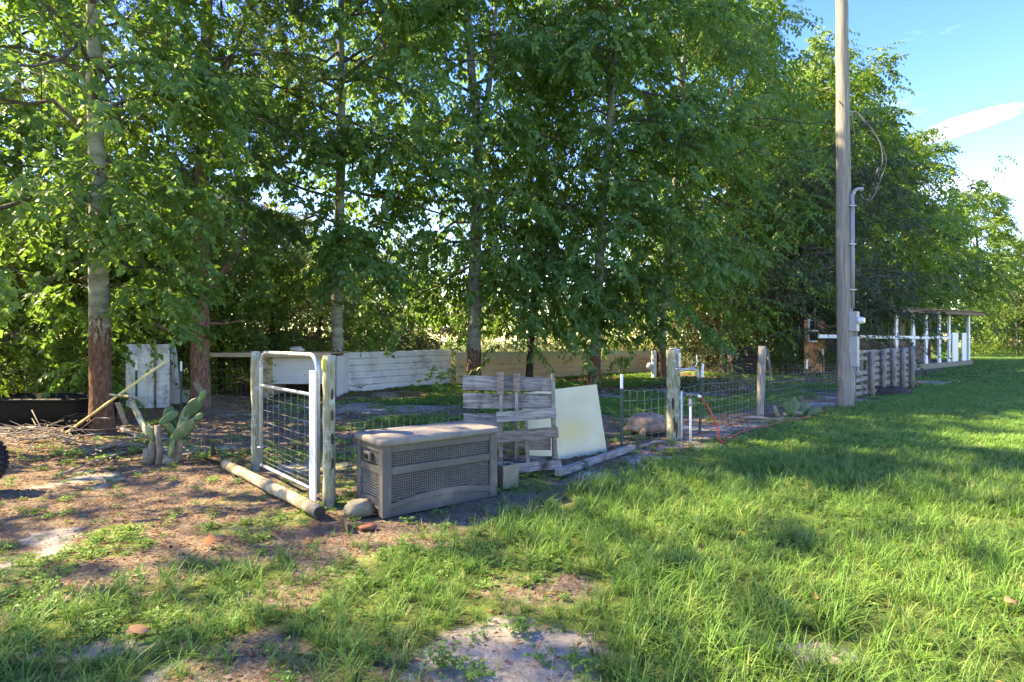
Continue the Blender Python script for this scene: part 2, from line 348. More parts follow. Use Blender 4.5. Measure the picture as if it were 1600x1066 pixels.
def dots(m, sc, col):
    n = m.node_tree.nodes; l = m.node_tree.links; b = [x for x in n if x.type == 'BSDF_PRINCIPLED'][0]; src = b.inputs['Base Color'].links[0].from_socket
    tc = n.new('ShaderNodeTexCoord'); v = n.new('ShaderNodeTexVoronoi'); v.inputs['Scale'].default_value = sc; l.new(tc.outputs['Object'], v.inputs['Vector'])
    rr = ramp(n, [(.07, (1, 1, 1)), (.16, (0, 0, 0))]); l.new(v.outputs['Distance'], rr.inputs['Fac'])
    nz = n.new('ShaderNodeTexNoise'); nz.inputs['Scale'].default_value = 9; nz.inputs['Detail'].default_value = 6; l.new(tc.outputs['Object'], nz.inputs['Vector'])
    r3 = ramp(n, [(.5, (0, 0, 0)), (.72, (.8, .8, .8))]); l.new(nz.outputs['Fac'], r3.inputs['Fac'])
    m0 = n.new('ShaderNodeMixRGB'); m0.inputs['Color2'].default_value = (.17, .15, .06, 1); l.new(r3.outputs['Color'], m0.inputs['Fac']); l.new(src, m0.inputs['Color1'])
    mx = n.new('ShaderNodeMixRGB'); mx.inputs['Color2'].default_value = (*col, 1); l.new(rr.outputs['Color'], mx.inputs['Fac']); l.new(m0.outputs[0], mx.inputs['Color1']); l.new(mx.outputs[0], b.inputs['Base Color'])
dots(M['cactus'], 38, (.38, .34, .2))
M['cactus_wood'] = mat('cactus_trunk', [(.14, .105, .07), (.30, .25, .18)], 12, .95, bump=.9)
M['shell'] = mat('tortoise_shell', [(.09, .06, .04), (.21, .15, .105), (.33, .255, .19)], 7, .75, bump=.5)
M['skin'] = mat('tortoise_skin', [(.22, .13, .06), (.38, .25, .13)], 22, .85, bump=.7)
M['yellow'] = mat('yellow_pole', [(.52, .42, .16), (.68, .58, .28)], 6, .6, (1, 1, 1), .1)
M['stick'] = mat('dead_stick', [(.13, .10, .08), (.34, .29, .24)], 10, .95, bump=.4)
M['branch'] = mat('branch_bark', [(.055, .045, .035), (.14, .12, .09)], 12, .95, bump=.4)
M['litter'] = leaf_mat('dead_leaves', (.11, .045, .02), (.33, .17, .09), .15, .8, extra=(.45, .33, .2), backtint=(.4, .2, .08), spec=.1)
M['deadleaf'] = leaf_mat('dry_leaf', (.24, .10, .045), (.42, .22, .11), .2, .8, backtint=(.45, .2, .08), spec=.1)
def panel_mat():
    m, n, l, b, out = nt('cream_panel')
    tc = n.new('ShaderNodeTexCoord'); nz = n.new('ShaderNodeTexNoise'); nz.inputs['Scale'].default_value = 3; nz.inputs['Detail'].default_value = 7
    l.new(tc.outputs['Object'], nz.inputs['Vector'])
    r = ramp(n, [(.3, (.44, .39, .25)), (.7, (.54, .48, .32))]); l.new(nz.outputs['Fac'], r.inputs['Fac'])
    g = n.new('ShaderNodeTexGradient'); g.gradient_type = 'SPHERICAL'
    mp = n.new('ShaderNodeMapping'); mp.vector_type = 'TEXTURE'; mp.inputs['Location'].default_value = (.78, 0, .40); mp.inputs['Scale'].default_value = (.48, .6, .22)
    ad = n.new('ShaderNodeVectorMath'); ad.operation = 'MULTIPLY_ADD'; ad.inputs[1].default_value = (.12, .12, .12)
    l.new(nz.outputs['Color'], ad.inputs[0]); l.new(tc.outputs['Object'], ad.inputs[2]); l.new(ad.outputs[0], mp.inputs['Vector']); l.new(mp.outputs[0], g.inputs[0])
    r2 = ramp(n, [(.05, (0, 0, 0)), (.8, (.6, .6, .6))]); l.new(g.outputs['Fac'], r2.inputs['Fac'])
    mx = n.new('ShaderNodeMixRGB'); mx.inputs['Color2'].default_value = (.56, .43, .13, 1); l.new(r2.outputs['Color'], mx.inputs['Fac']); l.new(r.outputs['Color'], mx.inputs['Color1'])
    l.new(mx.outputs[0], b.inputs['Base Color']); b.inputs['Roughness'].default_value = .5
    return m
M['panel'] = panel_mat()

L_MAIN = leaf_mat('broad_leaf', (.055, .135, .034), (.14, .26, .065), .48, .42, extra=(.16, .27, .05))
L_DARK = leaf_mat('dark_leaf', (.04, .10, .03), (.11, .19, .055), .3, .45)
L_SUNLIT_LIME = leaf_mat('sunlit_lime_leaf', (.07, .14, .02), (.175, .275, .04), .42, .45, extra=(.28, .33, .06))  # slight leaf tint plus sunlight painted into the colour as yellow-lime
L_OLIVE = leaf_mat('olive_leaf', (.065, .085, .03), (.20, .21, .085), .35, .6, extra=(.34, .28, .15), backtint=(.4, .38, .12))
L_OAK = leaf_mat('oak_leaf', (.03, .055, .028), (.085, .12, .062), .2, .55, extra=(.13, .15, .09), backtint=(.15, .22, .07))
L_PINE = leaf_mat('pine_needles', (.03, .07, .02), (.10, .16, .045), .25, .5, extra=(.2, .16, .06))
L_MOSS = leaf_mat('spanish_moss', (.16, .15, .12), (.30, .29, .23), .3, .9, backtint=(.35, .33, .24), spec=.05)

# ------------------------------------------------------------------ ground
def qd(x, y): return (np.asarray(x) - np.asarray(y) + 6.7) / math.sqrt(2)       # >0: lawn side of the fence line
def lawn_f(x, y):
    q = qd(x, y); nz = fbm(x * .9, y * .9, 3) - .5; n2 = fbm(x * 3.1, y * 3.1, 9) - .5
    core = sst(.55, 1.25, q + nz * .9 + n2 * .5 + 16 * sst(37, 43, y) + 1.3 * sst(12, 17, x))
    side = sst(-.9, .75, x + nz * 1.7 + n2 * .7)
    near = core * side
    band = sst(.2, .9, q) * sst(5.0, 3.9, y + nz * 1.2) * (.38 + .62 * sst(.38, .6, fbm(x * 1.6 + 5, y * 1.6, 21))) * .85
    bare = np.exp(-(((x - .02 + n2 * .5) / .3) ** 2 + ((y - 2.72 + nz * .4) / .3) ** 2)) + .8 * np.exp(-(((x - 1.55 + n2 * .5) / .18) ** 2 + ((y - 2.8) / .1) ** 2)) \
        + .7 * np.exp(-(((x - .22) / .35) ** 2 + ((y - 3.55) / .2) ** 2))
    return np.clip(np.maximum(near, band) * (1 - np.clip(bare * 1.5, 0, 1)), 0, 1)
def pen_green(x, y):
    q = qd(x, y); g = sst(.44, .56, fbm(x * .55 + 3, y * .55, 41, 4))
    return np.clip(sst(-.2, -1.0, q) * g * sst(-6.5, -1.5, x + (y - 9) * .0) * sst(32, 24, y) * (.5 + .5 * sst(9.5, 12.5, y)), 0, 1)
def sand_f(x, y):
    q = qd(x, y)
    s = sst(.56, .68, fbm(x * 1.1, y * 1.1, 61, 5)) * sst(26, 19, y)
    s = np.maximum(s, np.exp(-(((x + 3.5) / 2.0) ** 2 + ((y - 13.2) / 1.2) ** 2)) * 1.3)
    s = np.maximum(s, np.exp(-(((x - .02) / .5) ** 2 + ((y - 2.72) / .5) ** 2)) * 1.3)
    s = np.maximum(s, np.exp(-((q - .5) / .35) ** 2) * sst(.0, 2, x) * .55)
    s = s * (1 - .75 * sst(-5.0, -6.5, x) * sst(7, 8, y))
    return np.clip(s, 0, 1)
def weed_f(x, y):
    return np.clip(sst(.2, .6, qd(x, y) + 1.5) * sst(.54, .66, fbm(x * 1.3 + 9, y * 1.3 + 2, 81, 4)) * sst(9, 7.5, y) + sst(27, 33, y - x * .8), 0, 1)

def graded(lo, hi, core_lo, core_hi, step, k=1.16):
    c = list(np.arange(core_lo, core_hi + 1e-6, step)); a = []; s = step; x = core_lo
    while x > lo: s *= k; x -= s; a.append(x)
    b = []; s = step; x = core_hi
    while x < hi: s *= k; x += s; b.append(x)
    return np.array(a[::-1] + c + b)
gx = graded(-2500, 2500, -9, 10, .085); gy = graded(-2500, 2500, 2.0, 17, .085)
GX, GY = np.meshgrid(gx, gy)
def gheight(x, y):
    return ((fbm(x * 1.1, y * 1.1, 5, 3) - .5) * .05 + (fbm(x * 5, y * 5, 15, 2) - .5) * .018) * np.clip(1 - (np.abs(x) + np.abs(y)) / 90, 0, 1) - .012
GZ = gheight(GX, GY)
V = np.stack([GX.ravel(), GY.ravel(), GZ.ravel()], 1)
ny, nx = GX.shape; idx = np.arange(nx * ny).reshape(ny, nx)
Fq = np.stack([idx[:-1, :-1].ravel(), idx[:-1, 1:].ravel(), idx[1:, 1:].ravel(), idx[1:, :-1].ravel()], 1)
def ground_mat():
    m, n, l, b, out = nt('ground')
    def attr(a): x = n.new('ShaderNodeAttribute'); x.attribute_name = a; return x.outputs['Fac']
    def noise(s, d=8, ro=.65):
        x = n.new('ShaderNodeTexNoise'); x.inputs['Scale'].default_value = s; x.inputs['Detail'].default_value = d; x.inputs['Roughness'].default_value = ro
        tc = n.new('ShaderNodeTexCoord'); l.new(tc.outputs['Object'], x.inputs['Vector']); return x.outputs['Fac']
    def mix(f, a, c):
        x = n.new('ShaderNodeMixRGB'); l.new(f, x.inputs['Fac']); l.new(a, x.inputs['Color1']); l.new(c, x.inputs['Color2']); return x.outputs[0]
    def rp(src, st): r = ramp(n, st); l.new(src, r.inputs['Fac']); return r.outputs['Color']
    def thr(a, w=.25, s=5):          # attribute broken up by noise
        x = n.new('ShaderNodeMath'); x.operation = 'MULTIPLY_ADD'; x.inputs[1].default_value = w * 2; l.new(noise(s), x.inputs[0]); l.new(attr(a), x.inputs[2])
        y = n.new('ShaderNodeMapRange'); y.inputs['From Min'].default_value = .5 + w - .13; y.inputs['From Max'].default_value = .5 + w + .13; l.new(x.outputs[0], y.inputs['Value']); return y.outputs[0]
    litter = rp(noise(38, 6, .8), [(.32, (.06, .038, .028)), (.46, (.145, .10, .066)), (.58, (.255, .20, .14)), (.68, (.40, .355, .29))])
    sand = rp(noise(22, 8, .8), [(.3, (.16, .13, .098)), (.47, (.31, .27, .215)), (.62, (.42, .38, .32))])
    green = rp(noise(16, 8, .7), [(.34, (.07, .10, .03)), (.48, (.14, .185, .05)), (.64, (.27, .25, .14))])
    turf = rp(noise(13, 8, .7), [(.34, (.06, .075, .025)), (.52, (.10, .14, .035)), (.7, (.17, .20, .06))])
    c = mix(thr('sand', .5, 13), litter, sand)
    c = mix(thr('weed', .45, 12), c, green)
    c = mix(thr('pen', .3, 3), c, green)
    c = mix(thr('lawn', .45, 9), c, turf)
    l.new(c, b.inputs['Base Color']); b.inputs['Roughness'].default_value = .95; b.inputs['Specular IOR Level'].default_value = .1
    bp = n.new('ShaderNodeBump'); bp.inputs['Strength'].default_value = .9; bp.inputs['Distance'].default_value = .03
    l.new(noise(30, 8, .75), bp.inputs['Height']); l.new(bp.outputs[0], b.inputs['Normal'])
    return m
ground = np_mesh('ground', V, Fq, ground_mat(), smooth=True); tag(ground, 'sandy ground with leaf litter running into green lawn', kind='structure')
farlawn = sst(12, 30, GX) * 0
for nm, fn in (('lawn', lawn_f), ('pen', pen_green), ('sand', sand_f), ('weed', weed_f)):
    a = ground.data.attributes.new(nm, 'FLOAT', 'POINT'); a.data.foreach_set('value', fn(GX, GY).astype(np.float32).ravel())

# ------------------------------------------------------------------ foliage
def norm(a): return a / np.maximum(np.linalg.norm(a, axis=-1, keepdims=True), 1e-9)
def leaves(P, D, L, nleaf, ll, lw, rng, droop=.35, spread=.8, wild=.25, tintv=None, hang=.35):
    """P,D (N,3), L (N,) -> leaf quads as two triangles each"""
    N = len(P); t = np.linspace(.08, 1, nleaf)[None, :, None]
    D = norm(D); Lx = L[:, None, None]
    pos = P[:, None, :] + D[:, None, :] * Lx * t + np.array([0, 0, -1.])[None, None, :] * (droop * Lx * t * t)
    ax = norm(D[:, None, :] + np.array([0, 0, -1.])[None, None, :] * (2 * droop * t))
    S = norm(np.cross(ax, np.array([0, 0, 1.])) + 1e-6)
    sg = np.where(np.arange(nleaf) % 2 == 0, 1., -1.)[None, :, None]
    ld = norm(ax * .6 + S * sg * spread + np.array([0, 0, -hang]) + rng.normal(0, wild, (N, nleaf, 3)))
    up = norm(np.array([0, 0, .8]) + D[:, None, :] * .55 + S * sg * .2 + rng.normal(0, .42, (N, nleaf, 3)))
    W = norm(np.cross(ld, up)); nrm = np.cross(W, ld)
    s = rng.uniform(.7, 1.25, (N, nleaf, 1)); l_ = ll * s; w_ = lw * s
    b = pos; m1 = pos + ld * l_ * .42 + W * w_ * .5 + nrm * w_ * .14; m2 = pos + ld * l_ * .42 - W * w_ * .5 + nrm * w_ * .14
    tip = pos + ld * l_ - nrm * l_ * .08
    Vv = np.stack([b, m1, tip, m2], 2).reshape(-1, 3); n = N * nleaf
    base = np.arange(n)[:, None] * 4
    T = np.concatenate([base + np.array([[0, 1, 2]]), base + np.array([[0, 2, 3]])], 1).reshape(-1, 3)
    tv = np.clip(rng.beta(2, 2.2, (N, nleaf)) * .8 + rng.normal(0, .08, (N, 1)), 0, .95) + (rng.random((N, nleaf)) < .03) * .3
    if tintv is not None: tv = tv + tintv[:, None]
    return Vv, T, np.repeat(np.clip(tv.ravel(), 0, 1), 2)

def skeleton(rng, trunk, hb, ht, nprim, R0, prof, nsec=8, ntw=6, rise=.55, droop=.5, flat=1.0, azbias=None):
    """returns primary polylines, secondary polylines, spray points and directions (numpy)"""
    zs = np.array([p[2] for p in trunk]); tp = np.array(trunk)
    prims = []; secs = []; SP = []; SD = []
    for i in range(nprim):
        f = (i + rng.random()) / nprim; z = hb + (ht - hb) * f
        B = np.array([np.interp(z, zs, tp[:, 0]), np.interp(z, zs, tp[:, 1]), z])
        az = i * 2.39996 + rng.normal(0, .35)
        Ln = R0 * prof(f) * rng.uniform(.75, 1.2)
        if azbias is not None: Ln *= azbias(az)
        dh = np.array([math.cos(az), math.sin(az), 0]); ri = rise * rng.uniform(.5, 1.5) * (.4 + .9 * f) ; dr = droop * rng.uniform(.6, 1.4) * (1.15 - .6 * f)
        s = np.linspace(0, 1, 7)[:, None]
        wob = np.cumsum(rng.normal(0, .05, (7, 3)), 0) * Ln
        P = B + dh * Ln * s + np.array([0, 0, 1.]) * Ln * (ri * s - dr * s * s) * flat + wob * (s > 0)
        prims.append((P, Ln))
        for j in range(nsec):
            sj = .18 + .82 * (j + rng.random()) / nsec; k = sj * 6; k0 = min(int(k), 5); Q = P[k0] * (1 - k + k0) + P[k0 + 1] * (k - k0)
            a2 = az + (1 if j % 2 else -1) * rng.uniform(.4, 1.25); L2 = Ln * (.5 - .22 * sj) * rng.uniform(.7, 1.3) + .25
            d2 = np.array([math.cos(a2), math.sin(a2), rng.normal(.15, .5)]); s2 = np.linspace(0, 1, 4)[:, None]
            P2 = Q + d2 * L2 * s2 - np.array([0, 0, 1.]) * L2 * .35 * s2 * s2
            secs.append((P2, L2))
            for t in range(ntw):
                st = .12 + .88 * (t + rng.random()) / ntw; kk = st * 3; q0 = min(int(kk), 2); W = P2[q0] * (1 - kk + q0) + P2[q0 + 1] * (kk - q0)
                a3 = a2 + rng.normal(0, .9); SP.append(W); SD.append((math.cos(a3), math.sin(a3), rng.normal(-.4, .5)))
    return prims, secs, np.array(SP), np.array(SD)

def np_tubes(lines, rad0, rad1, nside):
    Vs = []; Fs = []; b = 0
    ang = np.arange(nside) * 2 * PI / nside
    for P, L in lines:
        m = len(P); d = norm(np.gradient(P, axis=0)); x = norm(np.cross(d, np.array([.13, .2, 1.]))); y = np.cross(d, x)
        r = np.linspace(rad0(L), rad1(L), m)[:, None, None]
        ring = P[:, None, :] + r * (x[:, None, :] * np.cos(ang)[None, :, None] + y[:, None, :] * np.sin(ang)[None, :, None])
        Vs.append(ring.reshape(-1, 3)); i = np.arange(m - 1)[:, None] * nside; k = np.arange(nside)[None, :]; k2 = (k + 1) % nside
        Fs.append((b + np.stack([i + k, i + k2, i + nside + k2, i + nside + k], -1)).reshape(-1, 4)); b += m * nside
    return np.concatenate(Vs), np.concatenate(Fs)

def trunk_mesh(path, radii, mat_, parent, seed=0, nside=16, rough=.05, flare=1.35, name='trunk'):
    """path local [(x,y,z)], resampled and roughened"""
    rng = np.random.default_rng(seed); p = np.array(path, float); z = p[:, 2]
    n = max(10, int((z[-1] - z[0]) / .22)); zz = z[0] + (z[-1] - z[0]) * np.linspace(0, 1, n) ** 1.15
    X = np.interp(zz, z, p[:, 0]); Y = np.interp(zz, z, p[:, 1]); r = np.interp(zz, z, radii)
    r = r * (1 + (flare - 1) * np.exp(-(zz - z[0]) / .22))
    wx = np.cumsum(rng.normal(0, .006, n)); wy = np.cumsum(rng.normal(0, .006, n))
    a = np.arange(nside) * 2 * PI / nside
    rr = r[:, None] * (1 + rough * (vnoise(a[None, :] * 2.2 + seed, zz[:, None] * 3.0, seed) - .5) * 2 + .06 * np.cos(a[None, :] * 5 + zz[:, None]) * np.exp(-(zz[:, None] - z[0]) / .3))
    V = np.stack([(X + wx)[:, None] + rr * np.cos(a), (Y + wy)[:, None] + rr * np.sin(a), np.repeat(zz[:, None], nside, 1)], -1).reshape(-1, 3)
    i = np.arange(n - 1)[:, None] * nside; k = np.arange(nside)[None, :]; k2 = (k + 1) % nside
    T = np.stack([i + k, i + k2, i + nside + k2, i + nside + k], -1).reshape(-1, 4)
    return np_mesh(name, V, T, mat_, parent, smooth=True)

BARK_A = bark_mat('flaky_bark', (.14, .075, .05), (.30, .30, .235), 1.75, .9, high2=(.13, .14, .095))
BARK_B = bark_mat('pale_bark', (.13, .075, .05), (.29, .295, .245), 1.25, .6, high2=(.13, .14, .105))
BARK_P = bark_mat('pine_bark', (.26, .14, .10), (.26, .15, .11), 30, .5, low2=(.09, .045, .03), bumpy=1.6)
BARK_D = bark_mat('dark_bark', (.05, .042, .035), (.07, .06, .05), 30, .5)
BARK_G = bark_mat('grey_bark', (.12, .10, .08), (.22, .21, .18), 1.0, .4)

def oval(f): return (math.sin(PI * min(1, .18 + .82 * f)) ** .6) if f < .98 else .3
def FRONT(az): return 1 - .42 * max(0, -math.sin(az)) ** 2
def prof_tall(f): return .95 * (1 - f * .55) ** .6 * (.8 + .4 * math.sin(PI * min(1, f * 1.4)))
def tree(label, X, Y, height, rad, R0, hb, leafm, barkm, seed, path=None, nprim=30, nsec=8, ntw=6, nleaf=12, ll=.14, lw=.07, spl=.55,
         rise=.55, droop=.55, prof=prof_tall, group=None, name='leafy_tree', cat='tree', forks=None, hang=.35, azbias=None, toph=None, wild=.25):
    rng = np.random.default_rng(seed)
    t = thing(name, label, cat, (X, Y, 0), group=group)
    if path is None: path = [(0, 0, -.05), (rng.normal(0, .1), rng.normal(0, .1), height * .35), (rng.normal(0, .25), rng.normal(0, .2), height * .7), (rng.normal(0, .3), rng.normal(0, .3), height)]
    zs = [p[2] for p in path]; radii = [rad * (1 - .93 * max(0, z) / height) ** .8 for z in zs]
    trunk_mesh(path, radii, barkm, t, seed)
    pr, se, SP, SD = skeleton(rng, path, hb, toph or height * .98, nprim, R0, prof, nsec, ntw, rise, droop, azbias=azbias)
    V1, F1 = np_tubes(pr, lambda L: .012 + .011 * L, lambda L: .006, 5); V2, F2 = np_tubes(se, lambda L: .008 + .003 * L, lambda L: .003, 3)
    np_mesh('branches', np.concatenate([V1, V2]), np.concatenate([F1, F2 + len(V1)]), M['branch'], t, smooth=True)['kind'] = 'stuff'
    if forks:
        for f_ in forks:
            V3, F3 = np_tubes([(np.array(f_[0]), f_[1])], lambda L: L, lambda L: L * .45, 10)
            np_mesh('limb', V3, F3, barkm, t, smooth=True)
    Vv, T, tv = leaves(SP, SD, np.full(len(SP), spl) * rng.uniform(.6, 1.3, len(SP)), nleaf, ll, lw, rng, tintv=None, hang=hang, wild=wild)
    c = np_mesh('crown', Vv, T, leafm, t, tint=tv)
    return t

def plant_copy(src, X, Y, s, rz, label, group=None, sz=None):
    c = copy_tree(src); c.location = (X, Y, 0); c.rotation_euler = (0, 0, rz); c.scale = (s, s, sz or s); c['label'] = label
    if group: c['group'] = group
    return c

# --- the row of pale-barked trees in front of the low walls
GROW = 'leafy trees standing around the pen'
def shear(Y, pts):   # pixel path at depth Y -> local path
    b = pts[0]; x0 = PX(b[0], Y)
    return [(PX(px, Y) - x0, 0, PZ(py, Y)) for px, py in pts]
x, y = G(158, 676)
pth = [(0, 0, -.05)] + shear(y, [(158, 676), (155, 520), (152, 430), (148, 200), (146, 0), (144, -200), (146, -420)])[1:]
T1 = tree('large tree with flaky brown lower bark, a yellow pole leaning across its base', x, y, 12.5, .17, 3.1, 2.3, L_MAIN, BARK_A, 11, path=pth, nprim=50, azbias=lambda az: 1 - .38 * max(0, math.cos(az)), nsec=9, ntw=6, nleaf=11, ll=.15, lw=.094, spl=.5, droop=.62, group=GROW,
          prof=lambda f: .55 + .5 * math.sin(PI * min(1, f * 1.2)))
x, y = G(527, 616)
pth = [(0, 0, -.05)] + shear(y, [(527, 616), (526, 450), (527, 380), (531, 200), (530, 0), (526, -200)])[1:]
T3 = tree('slim tree with pale smooth trunk beside the low siding shelter, behind the gate post', x, y, 17.5, .17, 4.0, 3.9, L_MAIN, BARK_B, 13, path=pth, nprim=58, nsec=9, ntw=6, droop=.7, azbias=FRONT, nleaf=12, ll=.19, lw=.118, spl=.65, group=GROW)
x, y = G(742, 606)
pth = [(0, 0, -.05)] + shear(y, [(742, 606), (741, 450), (744, 330), (748, 210), (735, 110), (728, 0), (722, -180)])[1:]
fk = [(np.array([(PX(748, y) - x, 0, PZ(215, y)), (PX(762, y) - x, .05, PZ(150, y)), (PX(770, y) - x, .1, PZ(80, y)), (PX(778, y) - x, .2, PZ(-60, y))]), .12)]
T4 = tree('thick-trunked tree forking high up, standing directly behind the wide grey pallet', x, y, 18, .235, 3.9, 2.9, L_MAIN, BARK_B, 14, path=pth, nprim=58, nsec=9, ntw=6, droop=.7, azbias=FRONT, nleaf=12, ll=.19, lw=.118, spl=.66, forks=fk, hang=.55, group=GROW)
x, y = G(827, 598)
pth = [(0, 0, -.05)] + shear(y, [(827, 598), (832, 480), (842, 330), (850, 240), (866, 100), (880, -60)])[1:]
T5 = tree('thin dark leaning tree between the two pale trunks, in front of the tan wall', x, y, 14.5, .13, 3.2, 1.9, L_MAIN, BARK_D, 15, path=pth, nprim=44, nsec=8, ntw=7, nleaf=11, ll=.18, lw=.09, spl=.65, hang=.8, droop=.8, group=GROW)
x, y = G(927, 603)
pth = [(0, 0, -.05)] + shear(y, [(927, 603), (932, 500), (938, 380), (948, 240), (958, 100), (966, -160)])[1:]
T6 = tree('pale leaning tree directly behind the cream panel', x, y, 18, .19, 4.2, 2.8, L_MAIN, BARK_B, 16, path=pth, nprim=60, nsec=9, ntw=6, droop=.7, azbias=FRONT, nleaf=12, ll=.19, lw=.118, spl=.66, hang=.6, group=GROW)
x, y = G(1033, 592)
pth = [(0, 0, -.05)] + shear(y, [(1033, 592), (1036, 480), (1048, 370), (1062, 230), (1072, 100), (1080, -140)])[1:]
T7 = tree('white-based tree leaning right at the far end of the tan wall', x, y, 18.5, .2, 4.4, 3.0, L_MAIN, BARK_B, 17, path=pth, nprim=58, nsec=9, ntw=6, nleaf=10, ll=.19, lw=.115, spl=.7, hang=.5, group=GROW)
x, y = G(1132, 583)
T8 = tree('tree with dark straight trunk right of the latch post, leaves thickest above it', x, y, 18, .21, 4.1, 3.2, L_MAIN, BARK_G, 18, nprim=56, nsec=9, ntw=6, nleaf=10, ll=.2, lw=.12, spl=.75, hang=.45, group=GROW)

plant_copy(T3, PX(25, 14.5), 14.5, .78, 2.2, 'leafy tree filling the top left corner, behind the large flaky-barked tree', GROW)
# --- pine with reddish bark
x, y = G(312, 636)
pth = [(0, 0, -.05)] + shear(y, [(312, 636), (314, 480), (315, 330), (318, 200), (324, 60), (330, -120), (334, -300)])[1:]
def lc(px, py, dy=0): return (PX(px, y + dy) - x, dy, PZ(py, y + dy))
limbs = [(np.array([lc(296, 526), lc(270, 520, -.1), (lc(245, 508, -.2)), lc(222, 497, -.3), lc(212, 492, -.3)]), .05),
         (np.array([lc(322, 455), lc(345, 430), lc(362, 405), lc(378, 375), lc(384, 350)]), .085),
         (np.array([lc(304, 455), lc(292, 430, .2), lc(288, 380, .4), lc(280, 350, .4)]), .05),
         (np.array([lc(322, 505), lc(350, 506, .3), lc(385, 500, .5)]), .04),
         (np.array([lc(322, 185), lc(342, 130), lc(366, 80), lc(380, 40)]), .05), (np.array([lc(318, 230), lc(300, 160), lc(280, 120)]), .04)]
T2 = tree('tall pine with reddish furrowed bark between the white panels and the low shelter', x, y, 15, .205, 2.7, 4.3, L_PINE, BARK_P, 12, path=pth, nprim=38, nsec=8, ntw=7, nleaf=46, ll=.16, lw=.016, spl=.36,
          rise=.5, droop=.35, name='pine_tree', wild=.7, hang=.0, forks=limbs, group=None)

# --- generic sources for the trees behind and to the right
S1 = tree('tall leafy tree rising above the moss-hung oak, left of the utility pole', 15.2, 31.5, 16.3, .24, 4.9, 3.0, L_SUNLIT_LIME, BARK_G, 31, nprim=46, nsec=9, ntw=7, nleaf=10, ll=.25, lw=.15, spl=.85, group='tall trees in a row behind the shed')
S2 = tree('tall leafy tree whose crown stands directly behind the utility pole', 19.4, 35.0, 18.6, .24, 5.4, 3.0, L_SUNLIT_LIME, BARK_G, 32, nprim=44, nsec=9, ntw=7, nleaf=10, ll=.26, lw=.15, spl=.9, group='tall trees in a row behind the shed')
GR = 'tall trees in a row behind the shed'
plant_copy(S1, PX(1365, 39), 39, .98, 2.1, 'tall tree just right of the utility pole, its crown against open blue sky', GR)
plant_copy(S2, PX(1412, 45), 45, .93, 4.0, 'tree whose crown steps down above the shed roof, under the long cloud', GR)
plant_copy(S1, PX(1462, 58), 58, .95, 1.0, 'tree rising behind the right end of the shed roof', GR)
plant_copy(S2, PX(1525, 68), 68, 1.02, 5.2, 'far bright green tree at the right, beyond the end of the shed', GR)
plant_copy(S1, PX(1598, 74), 74, .93, 3.3, 'far tree cut by the right edge of the photo', GR)
plant_copy(S2, PX(1660, 66), 66, .9, 3.3, 'far tree just outside the right edge of the photo', GR)
plant_copy(S2, PX(1215, 42), 42, 1.05, 1.6, 'tree seen through the gap left of the utility pole, behind the nearer crown', GR)
plant_copy(S1, PX(1110, 38), 38, .95, 5.0, 'tree filling the view behind the dark straight trunk', GR)
# undergrowth sources
B1 = tree('sunlit broad-leaved bush behind the black tub', PX(60, 14), 14.0, 4.6, .07, 2.4, .1, L_SUNLIT_LIME, BARK_G, 41, nprim=34, nsec=7, ntw=6, nleaf=10, ll=.13, lw=.065, spl=.5, name='bush', cat='bush',
          prof=lambda f: .55 + .5 * math.sin(PI * min(1, .25 + f * .7)), group='bushes behind the yard', rise=.7, droop=.5)
B2 = tree('dull olive bush with dry tips beyond the white ribbed wall', PX(600, 30), 30.0, 5.0, .08, 3.0, .2, L_OLIVE, BARK_G, 42, nprim=32, nsec=7, ntw=6, nleaf=10, ll=.19, lw=.09, spl=.6, name='bush', cat='bush',
          prof=lambda f: .55 + .5 * math.sin(PI * min(1, .25 + f * .7)), group='bushes behind the yard', rise=.7, droop=.5)
B3 = tree('dark evergreen tree with fine shaded twigs behind the low shelter', PX(425, 20), 20.0, 6.2, .13, 3.2, .9, L_DARK, BARK_D, 43, nprim=34, nsec=8, ntw=7, nleaf=22, ll=.11, lw=.03, spl=.5, name='evergreen_tree', cat='tree',
          prof=lambda f: 1 - .55 * f, group='dark evergreens behind the shelter', rise=.3, droop=.2, wild=.5)
GB = 'bushes behind the yard'
for (px, Y, s, rz, src, lb) in [
    (-60, 12.5, 1.0, 1.0, B1, 'bright bush at the left edge of the photo, above the black tub'),
    (150, 18, 1.15, 2.4, B1, 'leafy bush right behind the large flaky-barked trunk'),
    (235, 16.5, 1.0, 4.2, B1, 'leafy bush standing over the curved white panel'),
    (285, 21, 1.2, .8, B1, 'leafy bush seen on both sides of the pine trunk'),
    (-20, 20, 1.5, 5.0, B1, 'tall bush filling the far left background'),
    (385, 27, 1.2, 2.0, B2, 'olive bush glimpsed under the evergreen, left of the gate'),
    (470, 30, .95, 1.1, B2, 'olive bush above the white siding of the shelter'),
    (690, 34, .72, 3.0, B2, 'low olive bush beyond the right end of the white wall'),
    (790, 38, .72, 5.1, B2, 'low olive bush between the forked tree and the thin dark tree'),
    (870, 36, .62, .4, B2, 'small olive bush in the bright gap behind the pale leaning tree'),
    (985, 37, .95, 1.9, B2, 'olive bush beyond the tan wall, right of the pale leaning tree'),
    (1060, 33, 1.15, 2.9, B2, 'olive bush behind the latch post'),
    (1170, 36, 1.2, 3.9, B2, 'sunlit olive bush between the dark trunks, behind the wooden post'),
    (1590, 62, 1.5, .9, B1, 'bright low bush at the far end of the lawn, at the right edge'),
    (1540, 66, 1.4, 2.2, B1, 'bright low bush beyond the corner post of the shed')]:
    plant_copy(src, PX(px, Y), Y, s, rz, lb, GB)
